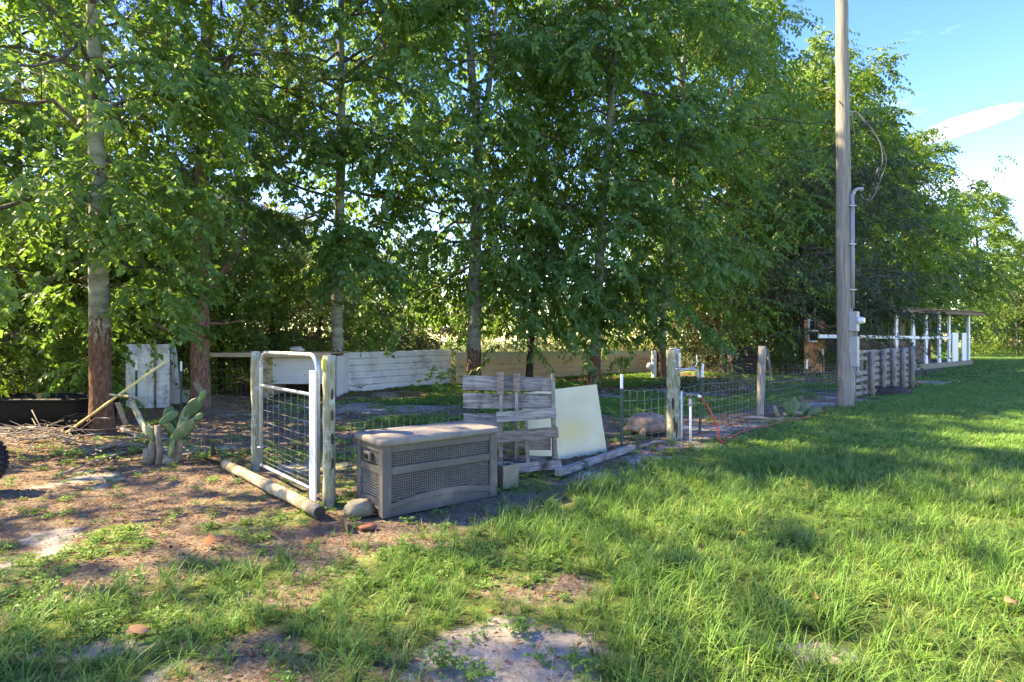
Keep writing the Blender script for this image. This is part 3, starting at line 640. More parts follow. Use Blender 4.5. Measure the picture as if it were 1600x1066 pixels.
for (px, Y, s, rz, lb) in [(345, 18.5, 1.0, 1.2, 'dark evergreen just right of the pine trunk'), (500, 24, .95, 2.8, 'dark evergreen behind the slim pale trunk'),
                           (610, 28, 1.0, 4.4, 'dark evergreen beyond the middle of the white wall'), (225, 24, 1.2, .3, 'dark evergreen in the shade far behind the white panels')]:
    plant_copy(B3, PX(px, Y), Y, s, rz, lb, 'dark evergreens behind the shelter')

for (px, Y, s, rz, lb) in [(1250, 26.5, .42, 2.0, 'small dark shrub in front of the orange wall'), (1228, 25, .33, 4.0, 'low dark shrub beside the leaning stake')]:
    plant_copy(B3, PX(px, Y), Y, s, rz, lb, 'shrubs under the mossy oak')
# live oak with moss
oak = tree('spreading live oak with small grey-green leaves hanging over the left of the shed', PX(1255, 25.5), 25.5, 9.0, .24, 4.8, 1.9, L_OAK, BARK_D, 51, nprim=46, nsec=10, ntw=8, nleaf=24, ll=.085, lw=.045, spl=.5,
           rise=.42, droop=.42, prof=lambda f: 1.05 * math.cos(f * 1.15) ** .7, name='oak_tree', wild=.5)
oak2 = copy_tree(oak); oak2.location = (PX(1215, 29), 29, 0); oak2.rotation_euler = (0, 0, 2.5); oak2.scale = (.85, .85, .9); oak2['label'] = 'darker mossy oak deeper in the shade, left of the utility pole'
oak3 = copy_tree(oak); oak3.location = (PX(1400, 46), 46, 0); oak3.rotation_euler = (0, 0, 4.5); oak3.scale = (1.0, 1.0, 1.0); oak3['label'] = 'live oak standing behind the shed roof'
def moss(parent, seed, n=260, rr=4.3, z0=1.9, z1=5.5):
    rng = np.random.default_rng(seed); az = rng.random(n) * 2 * PI; r = rr * np.sqrt(rng.random(n)); P = np.stack([r * np.cos(az), r * np.sin(az), rng.uniform(z0, z1, n)], 1)
    D = np.tile(np.array([0.02, 0.02, -1.]), (n, 1)) + rng.normal(0, .05, (n, 3))
    Vv, T, tv = leaves(P, D, rng.uniform(.3, 1.1, n), 16, .16, .022, rng, droop=0, spread=.25, wild=.18, hang=.5)
    return np_mesh('moss', Vv, T, L_MOSS, parent, tint=tv)
moss(oak, 3, 130); moss(oak2, 4, 320)

# trees left of and behind the camera whose shade falls on the yard
GS = 'shade trees left of the yard'
SPARSE = tree('tall open-crowned shade tree just outside the left edge of the photo', -12.2, 4.6, 13, .15, 3.6, 3.5, L_MAIN, BARK_G, 61, nprim=26, nsec=7, ntw=4, nleaf=10, ll=.17, lw=.09, spl=.6, group=GS)
for (X_, Y_, s, rz, src, lb) in [(-9.5, -3.2, 1.0, 2.0, SPARSE, 'open-crowned shade tree behind the camera on the left')]:
    c = copy_tree(src); c.location = (X_, Y_, 0); c.rotation_euler = (0, 0, rz); c.scale = (s, s, s); c['label'] = lb; c['group'] = GS

# ------------------------------------------------------------------ grass and ground cover (stuff)
def tuft(name, nb, h0, h1, w, lean, rng, mat_, segs=3, rad=.03):
    Vs = []; Ts = []; tv = []; b = 0
    for i in range(nb):
        a = rng.random() * 2 * PI; r = rad * math.sqrt(rng.random()); h = rng.uniform(h0, h1); p = np.array([r * math.cos(a), r * math.sin(a), -.01])
        a2 = rng.random() * 2 * PI; ld = np.array([math.cos(a2), math.sin(a2), 0]); sd_ = np.array([-ld[1], ld[0], 0]); ln = lean * rng.uniform(.3, 1.6) * h
        for k in range(segs + 1):
            f = k / segs; c = p + np.array([0, 0, 1.]) * h * (f - .18 * f * f * (ln / h) * 2) + ld * ln * f * f; ww = w * (1 - f) ** .6 * (1 if k else .7) * rng.uniform(.8, 1.2)
            if k < segs: Vs += [c + sd_ * ww / 2, c - sd_ * ww / 2]
            else: Vs += [c]
        for k in range(segs - 1):
            Ts += [(b + 2 * k, b + 2 * k + 1, b + 2 * k + 3), (b + 2 * k, b + 2 * k + 3, b + 2 * k + 2)]; tv += [k / segs] * 2
        Ts += [(b + 2 * segs - 2, b + 2 * segs - 1, b + 2 * segs)]; tv += [1.]; b += 2 * segs + 1
    return finish_proto(name, np.array(Vs), np.array(Ts), mat_, np.array(tv) * .8 + .1)
def finish_proto(name, V, T, mat_, tint):
    o = np_mesh(name, V, T, mat_, tint=tint); COL.objects.unlink(o); return o
def clover(name, n, rad, hh, rng, mat_, ls=.02):
    P = np.stack([rng.normal(0, rad, n), rng.normal(0, rad, n), rng.uniform(.2, 1, n) * hh], 1); az = rng.random(n) * 2 * PI
    D = np.stack([np.cos(az), np.sin(az), rng.uniform(-.1, .5, n)], 1)
    Vv, T, tv = leaves(P, D, np.full(n, ls), 3, ls * 1.3, ls, rng, droop=0, spread=.9, wild=.3, hang=0)
    return finish_proto(name, Vv, T, mat_, tv)
def collection_of(name, objs):
    c = bpy.data.collections.new(name)
    for o in objs: c.objects.link(o)
    return c
def scatter(name, pts, scl, idx_, coll, mat_, label, cat='grass', tilt=.12, seed=0):
    rng = np.random.default_rng(seed); n = len(pts)
    me = bpy.data.meshes.new(name); me.vertices.add(n); me.vertices.foreach_set('co', pts.astype(np.float32).ravel())
    a = me.attributes.new('scl', 'FLOAT_VECTOR', 'POINT'); a.data.foreach_set('vector', scl.astype(np.float32).ravel())
    rot = np.stack([rng.normal(0, tilt, n), rng.normal(0, tilt, n), rng.random(n) * 2 * PI], 1)
    a = me.attributes.new('rot', 'FLOAT_VECTOR', 'POINT'); a.data.foreach_set('vector', rot.astype(np.float32).ravel())
    a = me.attributes.new('pick', 'INT', 'POINT'); a.data.foreach_set('value', idx_.astype(np.int32))
    me.materials.append(mat_)
    o = bpy.data.objects.new(name, me); COL.objects.link(o)
    g = bpy.data.node_groups.new(name, 'GeometryNodeTree')
    g.interface.new_socket('Geometry', in_out='INPUT', socket_type='NodeSocketGeometry'); g.interface.new_socket('Geometry', in_out='OUTPUT', socket_type='NodeSocketGeometry')
    gi = g.nodes.new('NodeGroupInput'); go = g.nodes.new('NodeGroupOutput'); ci = g.nodes.new('GeometryNodeCollectionInfo'); ip = g.nodes.new('GeometryNodeInstanceOnPoints')
    ci.inputs['Collection'].default_value = coll; ci.inputs['Separate Children'].default_value = True; ci.inputs['Reset Children'].default_value = True
    def na(nm, t):
        x = g.nodes.new('GeometryNodeInputNamedAttribute'); x.data_type = t; x.inputs['Name'].default_value = nm; return [s for s in x.outputs if s.enabled and s.name == 'Attribute'][0]
    ip.inputs['Pick Instance'].default_value = True
    g.links.new(gi.outputs[0], ip.inputs['Points']); g.links.new(ci.outputs[0], ip.inputs['Instance'])
    g.links.new(na('pick', 'INT'), ip.inputs['Instance Index'])
    e2r = g.nodes.new('FunctionNodeEulerToRotation'); g.links.new(na('rot', 'FLOAT_VECTOR'), e2r.inputs[0]); g.links.new(e2r.outputs[0], ip.inputs['Rotation'])
    g.links.new(na('scl', 'FLOAT_VECTOR'), ip.inputs['Scale']); g.links.new(ip.outputs[0], go.inputs[0])
    md = o.modifiers.new('scatter', 'NODES'); md.node_group = g
    tag(o, label, cat, kind='stuff'); return o

GM = grass_mat('grass_blade', (.075, .155, .032), (.175, .345, .065), (.24, .27, .09), .05)
GM2 = grass_mat('fine_grass', (.085, .155, .034), (.195, .35, .072), (.27, .27, .11), .12)
WM = leaf_mat('weed_leaf', (.08, .17, .03), (.17, .30, .06), .35, .5)
grng = np.random.default_rng(5)
TALL = [tuft('a%d' % i, 13, .08, .22, .006, .75, grng, GM) for i in range(5)] + [tuft('b%d' % i, 12, .05, .13, .0042, .8, grng, GM2) for i in range(3)]
tall_c = collection_of('tufts', TALL)
MID = [tuft('c%d' % i, 16, .06, .15, .0095, .8, grng, GM, segs=2, rad=.09) for i in range(4)]
mid_c = collection_of('tufts_mid', MID)
FAR = [tuft('d%d' % i, 16, .07, .15, .026, .8, grng, GM, segs=2, rad=.3) for i in range(3)]
far_c = collection_of('tufts_far', FAR)
LOW = [clover('e%d' % i, 16, .035, .05, grng, WM, .017) for i in range(3)] + [tuft('f%d' % i, 9, .02, .06, .005, .9, grng, GM2, segs=2, rad=.05) for i in range(2)]
low_c = collection_of('weeds', LOW)

def sample(n, x0, x1, y0, y1, rng, fn, wedge=True):
    x = rng.uniform(x0, x1, n); y = rng.uniform(y0, y1, n)
    k = rng.random(n) < fn(x, y)
    if wedge: k &= (np.abs(x) < y * .9 + 1.3)
    return x[k], y[k]
rng = np.random.default_rng(77)
BOXES = [(-1.2, 5.2, .9)]
def clear_of(x, y):   # nothing grows inside the deck box
    u = ((x + 1.086) * .78 + (y - 4.84) * .626); v = (-(x + 1.086) * .626 + (y - 4.84) * .78)
    return ~((u > -.03) & (u < 1.25) & (v > -.03) & (v < .6))
x, y = sample(26000, -6, 9, 2.0, 7.5, rng, lambda a, b: np.maximum(lawn_f(a, b) * (.45 + .75 * fbm(a * 2.3, b * 2.3, 12)), .10 * sst(-.6, .2, qd(a, b)) * sst(.4, .6, fbm(a * 3, b * 3, 92))))
k = clear_of(x, y); x, y = x[k], y[k]
hs = (.6 + .85 * fbm(x * 1.2, y * 1.2, 33)) * (.55 + .55 * lawn_f(x, y)) * rng.uniform(.7, 1.25, len(x))
scatter('lawn_grass', np.stack([x, y, gheight(x, y)], 1), np.stack([hs * .9, hs * .9, hs * .85], 1), rng.choice(8, len(x), p=[.15] * 5 + [.25 / 3] * 3), tall_c, GM, 'long green lawn grass in the foreground', seed=1)
x, y = sample(52000, -2, 20, 7.5, 20, rng, lambda a, b: lawn_f(a, b) * .95)
hs = (.65 + .6 * fbm(x * .8, y * .8, 33)) * rng.uniform(.7, 1.25, len(x))
scatter('lawn_grass', np.stack([x, y, gheight(x, y)], 1), np.stack([hs, hs, hs], 1), rng.integers(0, 4, len(x)), mid_c, GM, 'green lawn grass beside the wire fence and the utility pole', seed=2)
x, y = sample(60000, 5, 90, 20, 100, rng, lambda a, b: lawn_f(a, b) * np.clip(1.2 - b / 110, .2, 1))
hs = rng.uniform(.8, 1.3, len(x))
scatter('lawn_grass', np.stack([x, y, gheight(x, y)], 1), np.stack([hs, hs, hs], 1), rng.integers(0, 3, len(x)), far_c, GM, 'far lawn running past the shed to the trees', seed=3)
x, y = sample(26000, -7, 4, 2.0, 9, rng, lambda a, b: weed_f(a, b) * .3 + .06)
k = clear_of(x, y); x, y = x[k], y[k]; hs = rng.uniform(.45, 1.1, len(x))
scatter('ground_weeds', np.stack([x, y, gheight(x, y)], 1), np.stack([hs, hs, hs], 1), rng.integers(0, 5, len(x)), low_c, WM, 'low weeds and clover in the sandy yard', 'weeds', seed=4)
x, y = sample(42000, -7, 14, 7, 27, rng, lambda a, b: pen_green(a, b) * .95 + .03 * (qd(a, b) < 0))
hs = rng.uniform(1.0, 2.2, len(x))
scatter('ground_weeds', np.stack([x, y, gheight(x, y)], 1), np.stack([hs, hs, hs * .8], 1), rng.integers(0, 5, len(x)), low_c, WM, 'patchy low green cover inside the fenced pen', 'weeds', seed=5)

# leaf litter + needles + twigs
def litter(name, n, x0, x1, y0, y1, fn, ll, lw, seed, label, mt=M['litter'], lift=.012, flat=.35):
    r = np.random.default_rng(seed); x, y = sample(n, x0, x1, y0, y1, r, fn); n = len(x)
    az = r.random(n) * 2 * PI; d = np.stack([np.cos(az), np.sin(az), r.normal(0, flat * .6, n)], 1); up = norm(np.stack([r.normal(0, flat, n), r.normal(0, flat, n), np.ones(n)], 1))
    W = norm(np.cross(d, up)); s = r.uniform(.5, 1.5, n)[:, None]; p = np.stack([x, y, gheight(x, y) + r.uniform(.002, lift, n)], 1)
    l_ = ll * s; w_ = lw * s; V = np.stack([p, p + d * l_ * .5 + W * w_ * .5 + up * w_ * .25, p + d * l_, p + d * l_ * .5 - W * w_ * .5 + up * w_ * .25], 1).reshape(-1, 3)
    b = np.arange(n)[:, None] * 4; T = np.concatenate([b + np.array([[0, 1, 2]]), b + np.array([[0, 2, 3]])], 1).reshape(-1, 3)
    o = np_mesh(name, V, T, mt, tint=np.repeat(r.beta(1.6, 2.2, n), 2)); tag(o, label, 'leaf litter', kind='stuff'); return o
offlawn = lambda a, b: np.clip(1 - lawn_f(a, b) * 1.1, .03, 1) * (1 - .8 * sand_f(a, b)) * clear_of(a, b)
litter('leaf_litter', 42000, -8, 3, 2.1, 8, lambda a, b: offlawn(a, b) * (.25 + .75 * fbm(a * 1.4, b * 1.4, 55)), .032, .014, 1, 'fallen brown leaf bits over the sandy yard')
litter('leaf_litter', 36000, -14, 8, 7, 18, lambda a, b: (1 - pen_green(a, b)) * offlawn(a, b), .055, .028, 2, 'fallen leaves under the trees and in the pen')
litter('pine_needles', 30000, -8, 2.5, 2.1, 9, lambda a, b: offlawn(a, b), .085, .0028, 3, 'fallen reddish pine needles on the sand', flat=.2)
litter('leaf_litter', 9000, -6, 8, 18, 27, lambda a, b: (1 - pen_green(a, b)) * (qd(a, b) < 0), .1, .05, 6, 'fallen leaves along the foot of the low walls')

# ------------------------------------------------------------------ deck box
def deck_box():
    A = G(598, 812); Rr = G(776, 776); ang = math.atan2(Rr[1] - A[1], Rr[0] - A[0])
    t = thing('deck_box', 'closed taupe plastic storage box with wicker-pattern sides standing in front of the pallets', 'storage box', (A[0], A[1], 0), ang)
    L, D, Hh = 1.19, .56, .62
    # shell behind the panels
    MB().box((L / 2, D / 2, Hh / 2 + .01), (L - .05, D - .05, Hh - .04)).build('inner_wall', M['weave_back'], t)
    for (cx, cy) in ((.042, .042), (L - .042, .042), (.042, D - .042), (L - .042, D - .042)):
        MB().box((cx, cy, Hh / 2), (.088, .088, Hh)).build('corner_post', M['plastic'], t, .012)
    def rails(face):   # face: 'f','b' long; 'l','r' short
        def place(u0, u1, z0, z1, th=.03):
            w = u1 - u0; c = (u0 + u1) / 2; z = (z0 + z1) / 2
            if face == 'f': return (c, .022, z), (w, th, z1 - z0)
            if face == 'b': return (c, D - .022, z), (w, th, z1 - z0)
            if face == 'l': return (.022, c, z), (th, w, z1 - z0)
            return (L - .022, c, z), (th, w, z1 - z0)
        U = L if face in 'fb' else D
        for z0, z1 in ((Hh - .075, Hh), (.355, .425)):
            MB().box(*place(.085, U - .085, z0, z1)).build('rail', M['plastic'], t, .008)
        # arched skirt
        n = 20; top = []; bot = []
        for i in range(n + 1):
            u = .085 + (U - .17) * i / n; s = math.sin(PI * i / n)
            top.append((u, .115 + .055 * s * (1 if face in 'fb' else .4))); bot.append((u, .0))
        poly = bot + top[::-1]
        if face == 'f': Mx = Matrix(((1, 0, 0), (0, 0, 1), (0, 1, 0))); off = (0, .008, 0)
        elif face == 'b': Mx = Matrix(((1, 0, 0), (0, 0, 1), (0, 1, 0))); off = (0, D - .036, 0)
        elif face == 'l': Mx = Matrix(((0, 0, 1), (1, 0, 0), (0, 1, 0))); off = (.008, 0, 0)
        else: Mx = Matrix(((0, 0, 1), (1, 0, 0), (0, 1, 0))); off = (L - .036, 0, 0)
        MB().prism(poly, 0, .014, Mx, Vector(off) + Vector({'f': (0, .012, 0), 'b': (0, 0, 0), 'l': (.012, 0, 0), 'r': (0, 0, 0)}[face])).build('skirt', M['plastic'], t, .003)
        band = [(p[0], p[1] - .05) for p in top] + top[::-1]
        MB().prism(band, 0, .026, Mx, off).build('arched_rail', M['plastic'], t, .004)
        # a second lip following the arch
        lip = MB(); pts = []
        for i in range(n + 1):
            u = .085 + (U - .17) * i / n; s = math.sin(PI * i / n); z = .115 + .055 * s * (1 if face in 'fb' else .4) - .05
            pts.append({'f': (u, .004, z), 'b': (u, D - .004, z), 'l': (.004, u, z), 'r': (L - .004, u, z)}[face])
        lip.tube(pts, .007, 6).build('skirt_lip', M['plastic'], t)
        # wicker cells
        wv = MB(); c = .021
        for (z0, z1) in ((.43, Hh - .08), (.12, .35)):
            nu = int((U - .18) / c); nz = int((z1 - z0) / c)
            for i in range(nu):
                for j in range(nz):
                    u = .09 + (i + .5) * (U - .18) / nu; z = z0 + (j + .5) * (z1 - z0) / nz
                    if z < .118 + .055 * math.sin(PI * (u - .085) / (U - .17)) * (1 if face in 'fb' else .4): continue
                    horiz = (i + j) % 2; a, b_ = (c * .62, c * .28) if horiz else (c * .28, c * .62)
                    k = .35
                    q = [(-a, -b_ * .6, 0), (a, -b_ * .6, 0), (a, b_ * .6, 0), (-a, b_ * .6, 0), (-a * k, 0, .0065), (a * k, 0, .0065)] if horiz else \
                        [(-a * .6, -b_, 0), (a * .6, -b_, 0), (a * .6, b_, 0), (-a * .6, b_, 0), (0, -b_ * k, .0065), (0, b_ * k, .0065)]
                    fs = [(0, 1, 5, 4), (1, 2, 5), (2, 3, 4, 5), (3, 0, 4)] if horiz else [(0, 1, 4), (1, 2, 5, 4), (2, 3, 5), (3, 0, 4, 5)]
                    vs = []
                    for (du, dz, dn) in q:
                        vs.append({'f': (u + du, .0245 - dn - .001, z + dz), 'b': (u - du, D - .0245 + dn, z + dz), 'l': (.0245 - dn - .001, u - du, z + dz), 'r': (L - .0245 + dn, u + du, z + dz)}[face])
                    wv.add(vs, fs)
        wv.build('wicker_panel', M['weave'], t, kind='stuff')
    for f in 'flrb': rails(f)
    # handle on the left end, its recess shade laid on as a black block
    hb = MB(); hb.box((-.004, D / 2 + .02, .49), (.03, .16, .085)); hb.build('handle', M['plastic'], t, .01)
    MB().box((-.014, D / 2 + .02, .485), (.016, .10, .045)).build('recess_shade', M['black'], t, .004)
    # lid: rounded outline, crowned top
    n = 10; out = []
    x0, x1, y0, y1, rr = -.03, L + .03, -.03, D + .03, .07
    for (cx, cy, a0) in ((x1 - rr, y1 - rr, 0), (x0 + rr, y1 - rr, 90), (x0 + rr, y0 + rr, 180), (x1 - rr, y0 + rr, 270)):
        for i in range(6):
            a = R(a0 + 90 * i / 5); out.append((cx + rr * math.cos(a), cy + rr * math.sin(a)))
    cx, cy = (x0 + x1) / 2, (y0 + y1) / 2
    def ring(k, z): return [(cx + (p[0] - cx) * (1 - k / (L / 2)), cy + (p[1] - cy) * (1 - k / (D / 2)), z) for p in out]
    lid = MB(); rings = [ring(.015, Hh - .012), ring(0, Hh), ring(0, Hh + .035), ring(.008, Hh + .048), ring(.045, Hh + .056), ring(.055, Hh + .050), ring(.11, Hh + .066), ring(.2, Hh + .074)]
    m = len(out); vs = [p for r_ in rings for p in r_]; fs = []
    for i in range(len(rings) - 1):
        for k in range(m): fs.append((i * m + k, i * m + (k + 1) % m, (i + 1) * m + (k + 1) % m, (i + 1) * m + k))
    fs.append(tuple((len(rings) - 1) * m + k for k in range(m))); fs.append(tuple(reversed(range(m))))
    lid.add(vs, fs, True); lid.build('lid', M['lid'], t)
    return t
deck_box()

# ------------------------------------------------------------------ gate, its posts, the log
def rough_post(name, label, cat, X, Y, h, r, mt, seed, lean=(0, 0), sq=False, group=None, n=12):
    t = thing(name, label, cat, (X, Y, 0), group=group)
    rg = random.Random(seed); pts = []; rs = []
    for i in range(13):
        f = i / 12; pts.append((lean[0] * f + rg.uniform(-.004, .004), lean[1] * f + rg.uniform(-.004, .004), -.08 + (h + .08) * f)); rs.append(r * rg.uniform(.93, 1.05))
    MB().tube(pts, rs, n, noise=.05, rng=rg).build('shaft', mt, t)
    return t
gl = (-2.84, 6.52); gr_ = (-1.80, 5.34)
px_, py_ = G(399, 736)
lp = rough_post('gate_post', 'slimmer lichen-green gate post at the left, hinge side of the metal gate', 'gate post', PX(399, 6.7), 6.7, 1.38, .048, M['wood_green'], 1, group='gate posts')
rp_ = rough_post('gate_post', 'weathered cracked gate post right of the white board, yellow lichen on top', 'gate post', PX(514, 5.22), 5.22, 1.37, .057, M['wood_green'], 2, group='gate posts')
rg = random.Random(3)
for z in (1.02, .83, .62, .40): MB().ell((.042, -.038, z), (.016, .012, .05), nu=6, nv=4, noise=.2, rng=rg).build('knot', M['wood_dark'], rp_)
cr = MB().ell((-.028, -.034, 1.29), (.032, .028, .075), nu=8, nv=5, noise=.1, rng=rg)
cr.build('lichen', mat('yellow_lichen', [(.42, .36, .06), (.55, .5, .16)], 20, .95), rp_)

def gate():
    a = Vector((gl[0], gl[1], 0)); b = Vector((gr_[0], gr_[1], 0)); W = (b - a).length; ang = math.atan2(b.y - a.y, b.x - a.x)
    t = thing('garden_gate', 'galvanised tube gate with wire mesh and a white board on its right edge', 'gate', a, ang)
    r = .021; z0, z1 = .1, 1.37; c = .17; pts = [(0, 0, z0), (0, 0, z1 - c)]
    for i in range(1, 7): th = R(90 * i / 6); pts.append((c - c * math.cos(th), 0, z1 - c + c * math.sin(th)))
    pts.append((W - c, 0, z1))
    for i in range(1, 7): th = R(90 * i / 6); pts.append((W - c + c * math.sin(th), 0, z1 - c + c * math.cos(th)))
    pts += [(W, 0, z0)]
    MB().tube(pts, r, 12).build('frame', M['galv'], t)
    MB().tube([(0, 0, z0), (W, 0, z0)], .018, 10).build('bottom_rail', M['galv'], t)
    MB().tube([(0, 0, 1.0), (W, 0, .99)], .019, 10).build('crossbar', M['galv'], t)
    w = MB(); rg = random.Random(4)
    for z in (.155, .205, .26, .325, .40, .49, .59, .72, .86): w.tube([(0, .012, z), (W * .33, .012 + rg.uniform(-.006, .01), z + rg.uniform(-.008, .008)), (W * .66, .012, z + rg.uniform(-.008, .008)), (W, .012, z)], .0013, 4, False)
    for i in range(1, 9): w.tube([(W * i / 9, .014, z0), (W * i / 9 + rg.uniform(-.01, .01), .014, .6), (W * i / 9, .014, 1.0)], .0013, 4, False)
    w.build('wire_mesh', M['wire'], t, kind='stuff')
    MB().box((W - .035, -.032, .62), (.135, .018, 1.21)).build('white_board', M['white'], t, .003)
    for z in (1.17, .62, .12): MB().tube([(W - .035, -.040, z), (W - .035, -.045, z)], .006, 6).build('screw', M['galv'], t)
    for z in (1.22, .3): MB().tube([(-.04, .0, z), (-.04, .02, z), (0, .03, z), (.04, .0, z), (0, -.035, z), (-.04, 0, z)], .009, 6, False).build('hinge', M['galv'], t)
    MB().tube([(-.09, .03, 1.24), (-.05, .05, 1.27), (-.02, 0, 1.25)], .007, 6, False).build('chain', M['galv'], t)
gate()
a = G(352, 733); b = G(500, 810)
def log(a, b, r):
    d = Vector((b[0] - a[0], b[1] - a[1], 0)); L = d.length; t = thing('log', 'peeled round timber lying on the sand in front of the gate', 'log', (a[0], a[1], r), math.atan2(d.y, d.x))
    rg = random.Random(6); pts = [(L * i / 14, rg.uniform(-.006, .006), rg.uniform(-.004, .006)) for i in range(15)]
    MB().tube(pts, [r * rg.uniform(.95, 1.05) for _ in pts], 14, noise=.02, rng=rg).build('timber', M['log'], t)
    MB().tube([(L - .002, 0, 0), (L + .006, 0, 0)], r * .93, 14).build('shaded_cut_end', M['shaded_end_and_soil'], t)  # end face darkened by colour, as the side turned from the sun
log(a, b, .054)

# rocks and bits by the box
def rock(name, label, cat, X, Y, sz, mt, seed, rz=.3, z=None, sub=3):
    rg = random.Random(seed); m = MB(); m.ell((0, 0, sz[2] * .42), (sz[0] / 2, sz[1] / 2, sz[2] / 2), nu=18, nv=12, noise=.10, rng=rg)
    m.v = [(v[0] * (1 + .18 * math.sin(v[2] * 31 + seed)), v[1] * (1 + .14 * math.cos(v[0] * 27 + seed)), max(min(v[2], sz[2] * .78 + .1 * v[0]), -.01)) for v in m.v]
    o = m.build(name, mt); o.location = (X, Y, 0); o.rotation_euler = (0, 0, rz); return tag(o, label, cat)
x, y = G(556, 812); rock('rock', 'mossy tan lump of concrete against the left foot of the storage box', 'rock', x, y + .1, (.28, .20, .17), M['concrete'], 8)
x, y = G(573, 829); rock('brick_piece', 'rusty red-brown brick fragment just in front of the mossy lump', 'brick', x, y + .03, (.15, .10, .05), M['rust'], 9)
x, y = G(545, 832); o = MB().bar((0, 0, .03), (-.10, .16, .055), .02, .07).build('wood_wedge', M['wood_dark'], bevel=.004); o.location = (x, y, 0); tag(o, 'dark grey wedge of wood between the log end and the box', 'wood offcut')
def cinder(X, Y, rz, label):
    t = thing('concrete_block', label, 'concrete block', (X, Y, 0), rz)
    w, d, h, th = .19, .19, .235, .032
    for nm, c, s in (('side', (0, -d / 2 + th / 2, h / 2), (w, th, h)), ('side', (0, d / 2 - th / 2, h / 2), (w, th, h)), ('side', (-w / 2 + th / 2, 0, h / 2), (th, d - 2 * th, h)), ('side', (w / 2 - th / 2, 0, h / 2), (th, d - 2 * th, h))):
        MB().box(c, s).build('block_wall', M['concrete'], t, .004)
    MB().box((0, 0, .04), (w - 2 * th, d - 2 * th, .08)).build('soil', M['shaded_end_and_soil'], t)
x, y = G(790, 765); cinder(x, y + .12, .6, 'hollow pale concrete block tucked at the right end of the storage box')

# ------------------------------------------------------------------ pallets and cream panel
def jag(m, c, sz, rg, M3=None):
    """board along x with slightly irregular ends and edges"""
    n = 8; top = []; bot = []
    for i in range(n + 1):
        x = -sz[0] / 2 + sz[0] * i / n + (rg.uniform(-.012, .012) if i in (0, n) else 0)
        top.append((x, sz[2] / 2 + rg.uniform(-.004, .004))); bot.append((x + rg.uniform(-.006, .006), -sz[2] / 2 + rg.uniform(-.004, .004)))
    poly = bot + top[::-1]
    X = Matrix(((1, 0, 0), (0, 0, -1), (0, 1, 0)))
    if M3 is not None: X = M3 @ X
    return m.prism(poly, -sz[1] / 2, sz[1] / 2, X, c)
rg = random.Random(12)
ta = thing('pallet', 'wide grey pallet standing upright behind the storage box, three broad boards showing', 'pallet', (PX(718, 6.72), 6.72, 0), R(1), rx=R(-7), ry=R(1.5), group='pallets behind the storage box')
W = 1.10
for i, (x0, x1, z0, z1) in enumerate([(0, W * .985, .93, 1.10), (.02, W * .99, .72, .90), (.02, .50, .48, .655), (.46, W * .97, .24, .42), (0, W, .02, .18)]):
    Mx = Matrix.Rotation(R(rg.uniform(-1.0, 1.0)), 3, 'Y')
    jag(MB(), ((x0 + x1) / 2, 0, (z0 + z1) / 2), (x1 - x0, .022, z1 - z0), rg, Mx).build('board', M['woodx'], ta, .002)
for (x0, dz, w_) in ((.455, 1.125, .055), (.635, 1.12, .05), (1.07, 1.14, .05)):
    MB().bar((x0 + .03, -.058, .0), (x0, -.058, dz), .04, .085, (0, 1, 0)).build('stringer', M['wood'], ta, .003)
MB().bar((.452, -.115, .88), (.445, -.115, 1.14), .085, .022, (0, 1, 0)).build('block', M['wood_brown'], ta, .003)
MB().bar((.645, -.115, .92), (.64, -.115, 1.13), .085, .022, (0, 1, 0)).build('block', M['wood_brown'], ta, .003)
tb = thing('pallet', 'smaller broken pallet leaning in front of the wide one, brownish slats at knee height', 'pallet', (PX(777, 6.42), 6.42, 0), R(5), rx=R(-10), ry=R(-1.2), group='pallets behind the storage box')
for (x0, x1, z0, z1, rot, m_) in [(-.0, .69, .60, .715, -2.5, 'woodx'), (.0, .71, .375, .50, -3.0, 'wood_brown'), (-.02, .72, .03, .13, -2.0, 'woodx')]:
    jag(MB(), ((x0 + x1) / 2, -.02, (z0 + z1) / 2), (x1 - x0, .022, z1 - z0), rg, Matrix.Rotation(R(rot), 3, 'Y')).build('slat', M[m_], tb, .002)
for x0 in (.05, .35, .67):
    MB().bar((x0, .035, .0), (x0 - .005, .035, .66), .042, .08, (0, 1, 0)).build('stringer', M['wood_brown'], tb, .003)
# cream panel
c0 = Vector((.22, 6.93, 0)); c1 = Vector((*G(948, 708), 0)); d = c1 - c0
t = thing('cream_panel', 'plain cream board with a yellow stain leaning to the right of the pallets', 'board', c0, math.atan2(d.y, d.x), rx=R(-9))
Lp = d.length
pm = MB(); n = 10; vs = []; fs = []
for j in range(2):
    for i in range(n + 1):
        for k in range(2):
            u = i / n; vs.append((u * Lp - .05 * k, (.006 if j else -.006) + .02 * math.sin(PI * u), .005 + (.87 + .05 * u) * k))
for i in range(n):
    o0 = 2 * i; fs.append((o0, o0 + 2, o0 + 3, o0 + 1)); o1 = 2 * (n + 1) + 2 * i; fs.append((o1, o1 + 1, o1 + 3, o1 + 2))
    fs.append((o0 + 1, o0 + 3, o1 + 3, o1 + 1)); fs.append((o0, o1, o1 + 2, o0 + 2))
e = 2 * n; e1 = 2 * (n + 1) + 2 * n; b1 = 2 * (n + 1); fs += [(0, 1, b1 + 1, b1), (e, e1, e1 + 1, e + 1)]
pm.add(vs, fs).build('sheet', M['panel'], t)
# grey tie along the ground
a = Vector((*G(872, 745), .0)); b = Vector((*G(990, 704), .0)); d = b - a
o = jag(MB(), (d.length / 2, 0, .045), (d.length, .09, .075), rg).build('landscape_timber', M['woodx'], bevel=.006); o.location = a; o.rotation_euler = (0, 0, math.atan2(d.y, d.x)); tag(o, 'long grey timber lying at the foot of the cream panel', 'timber')

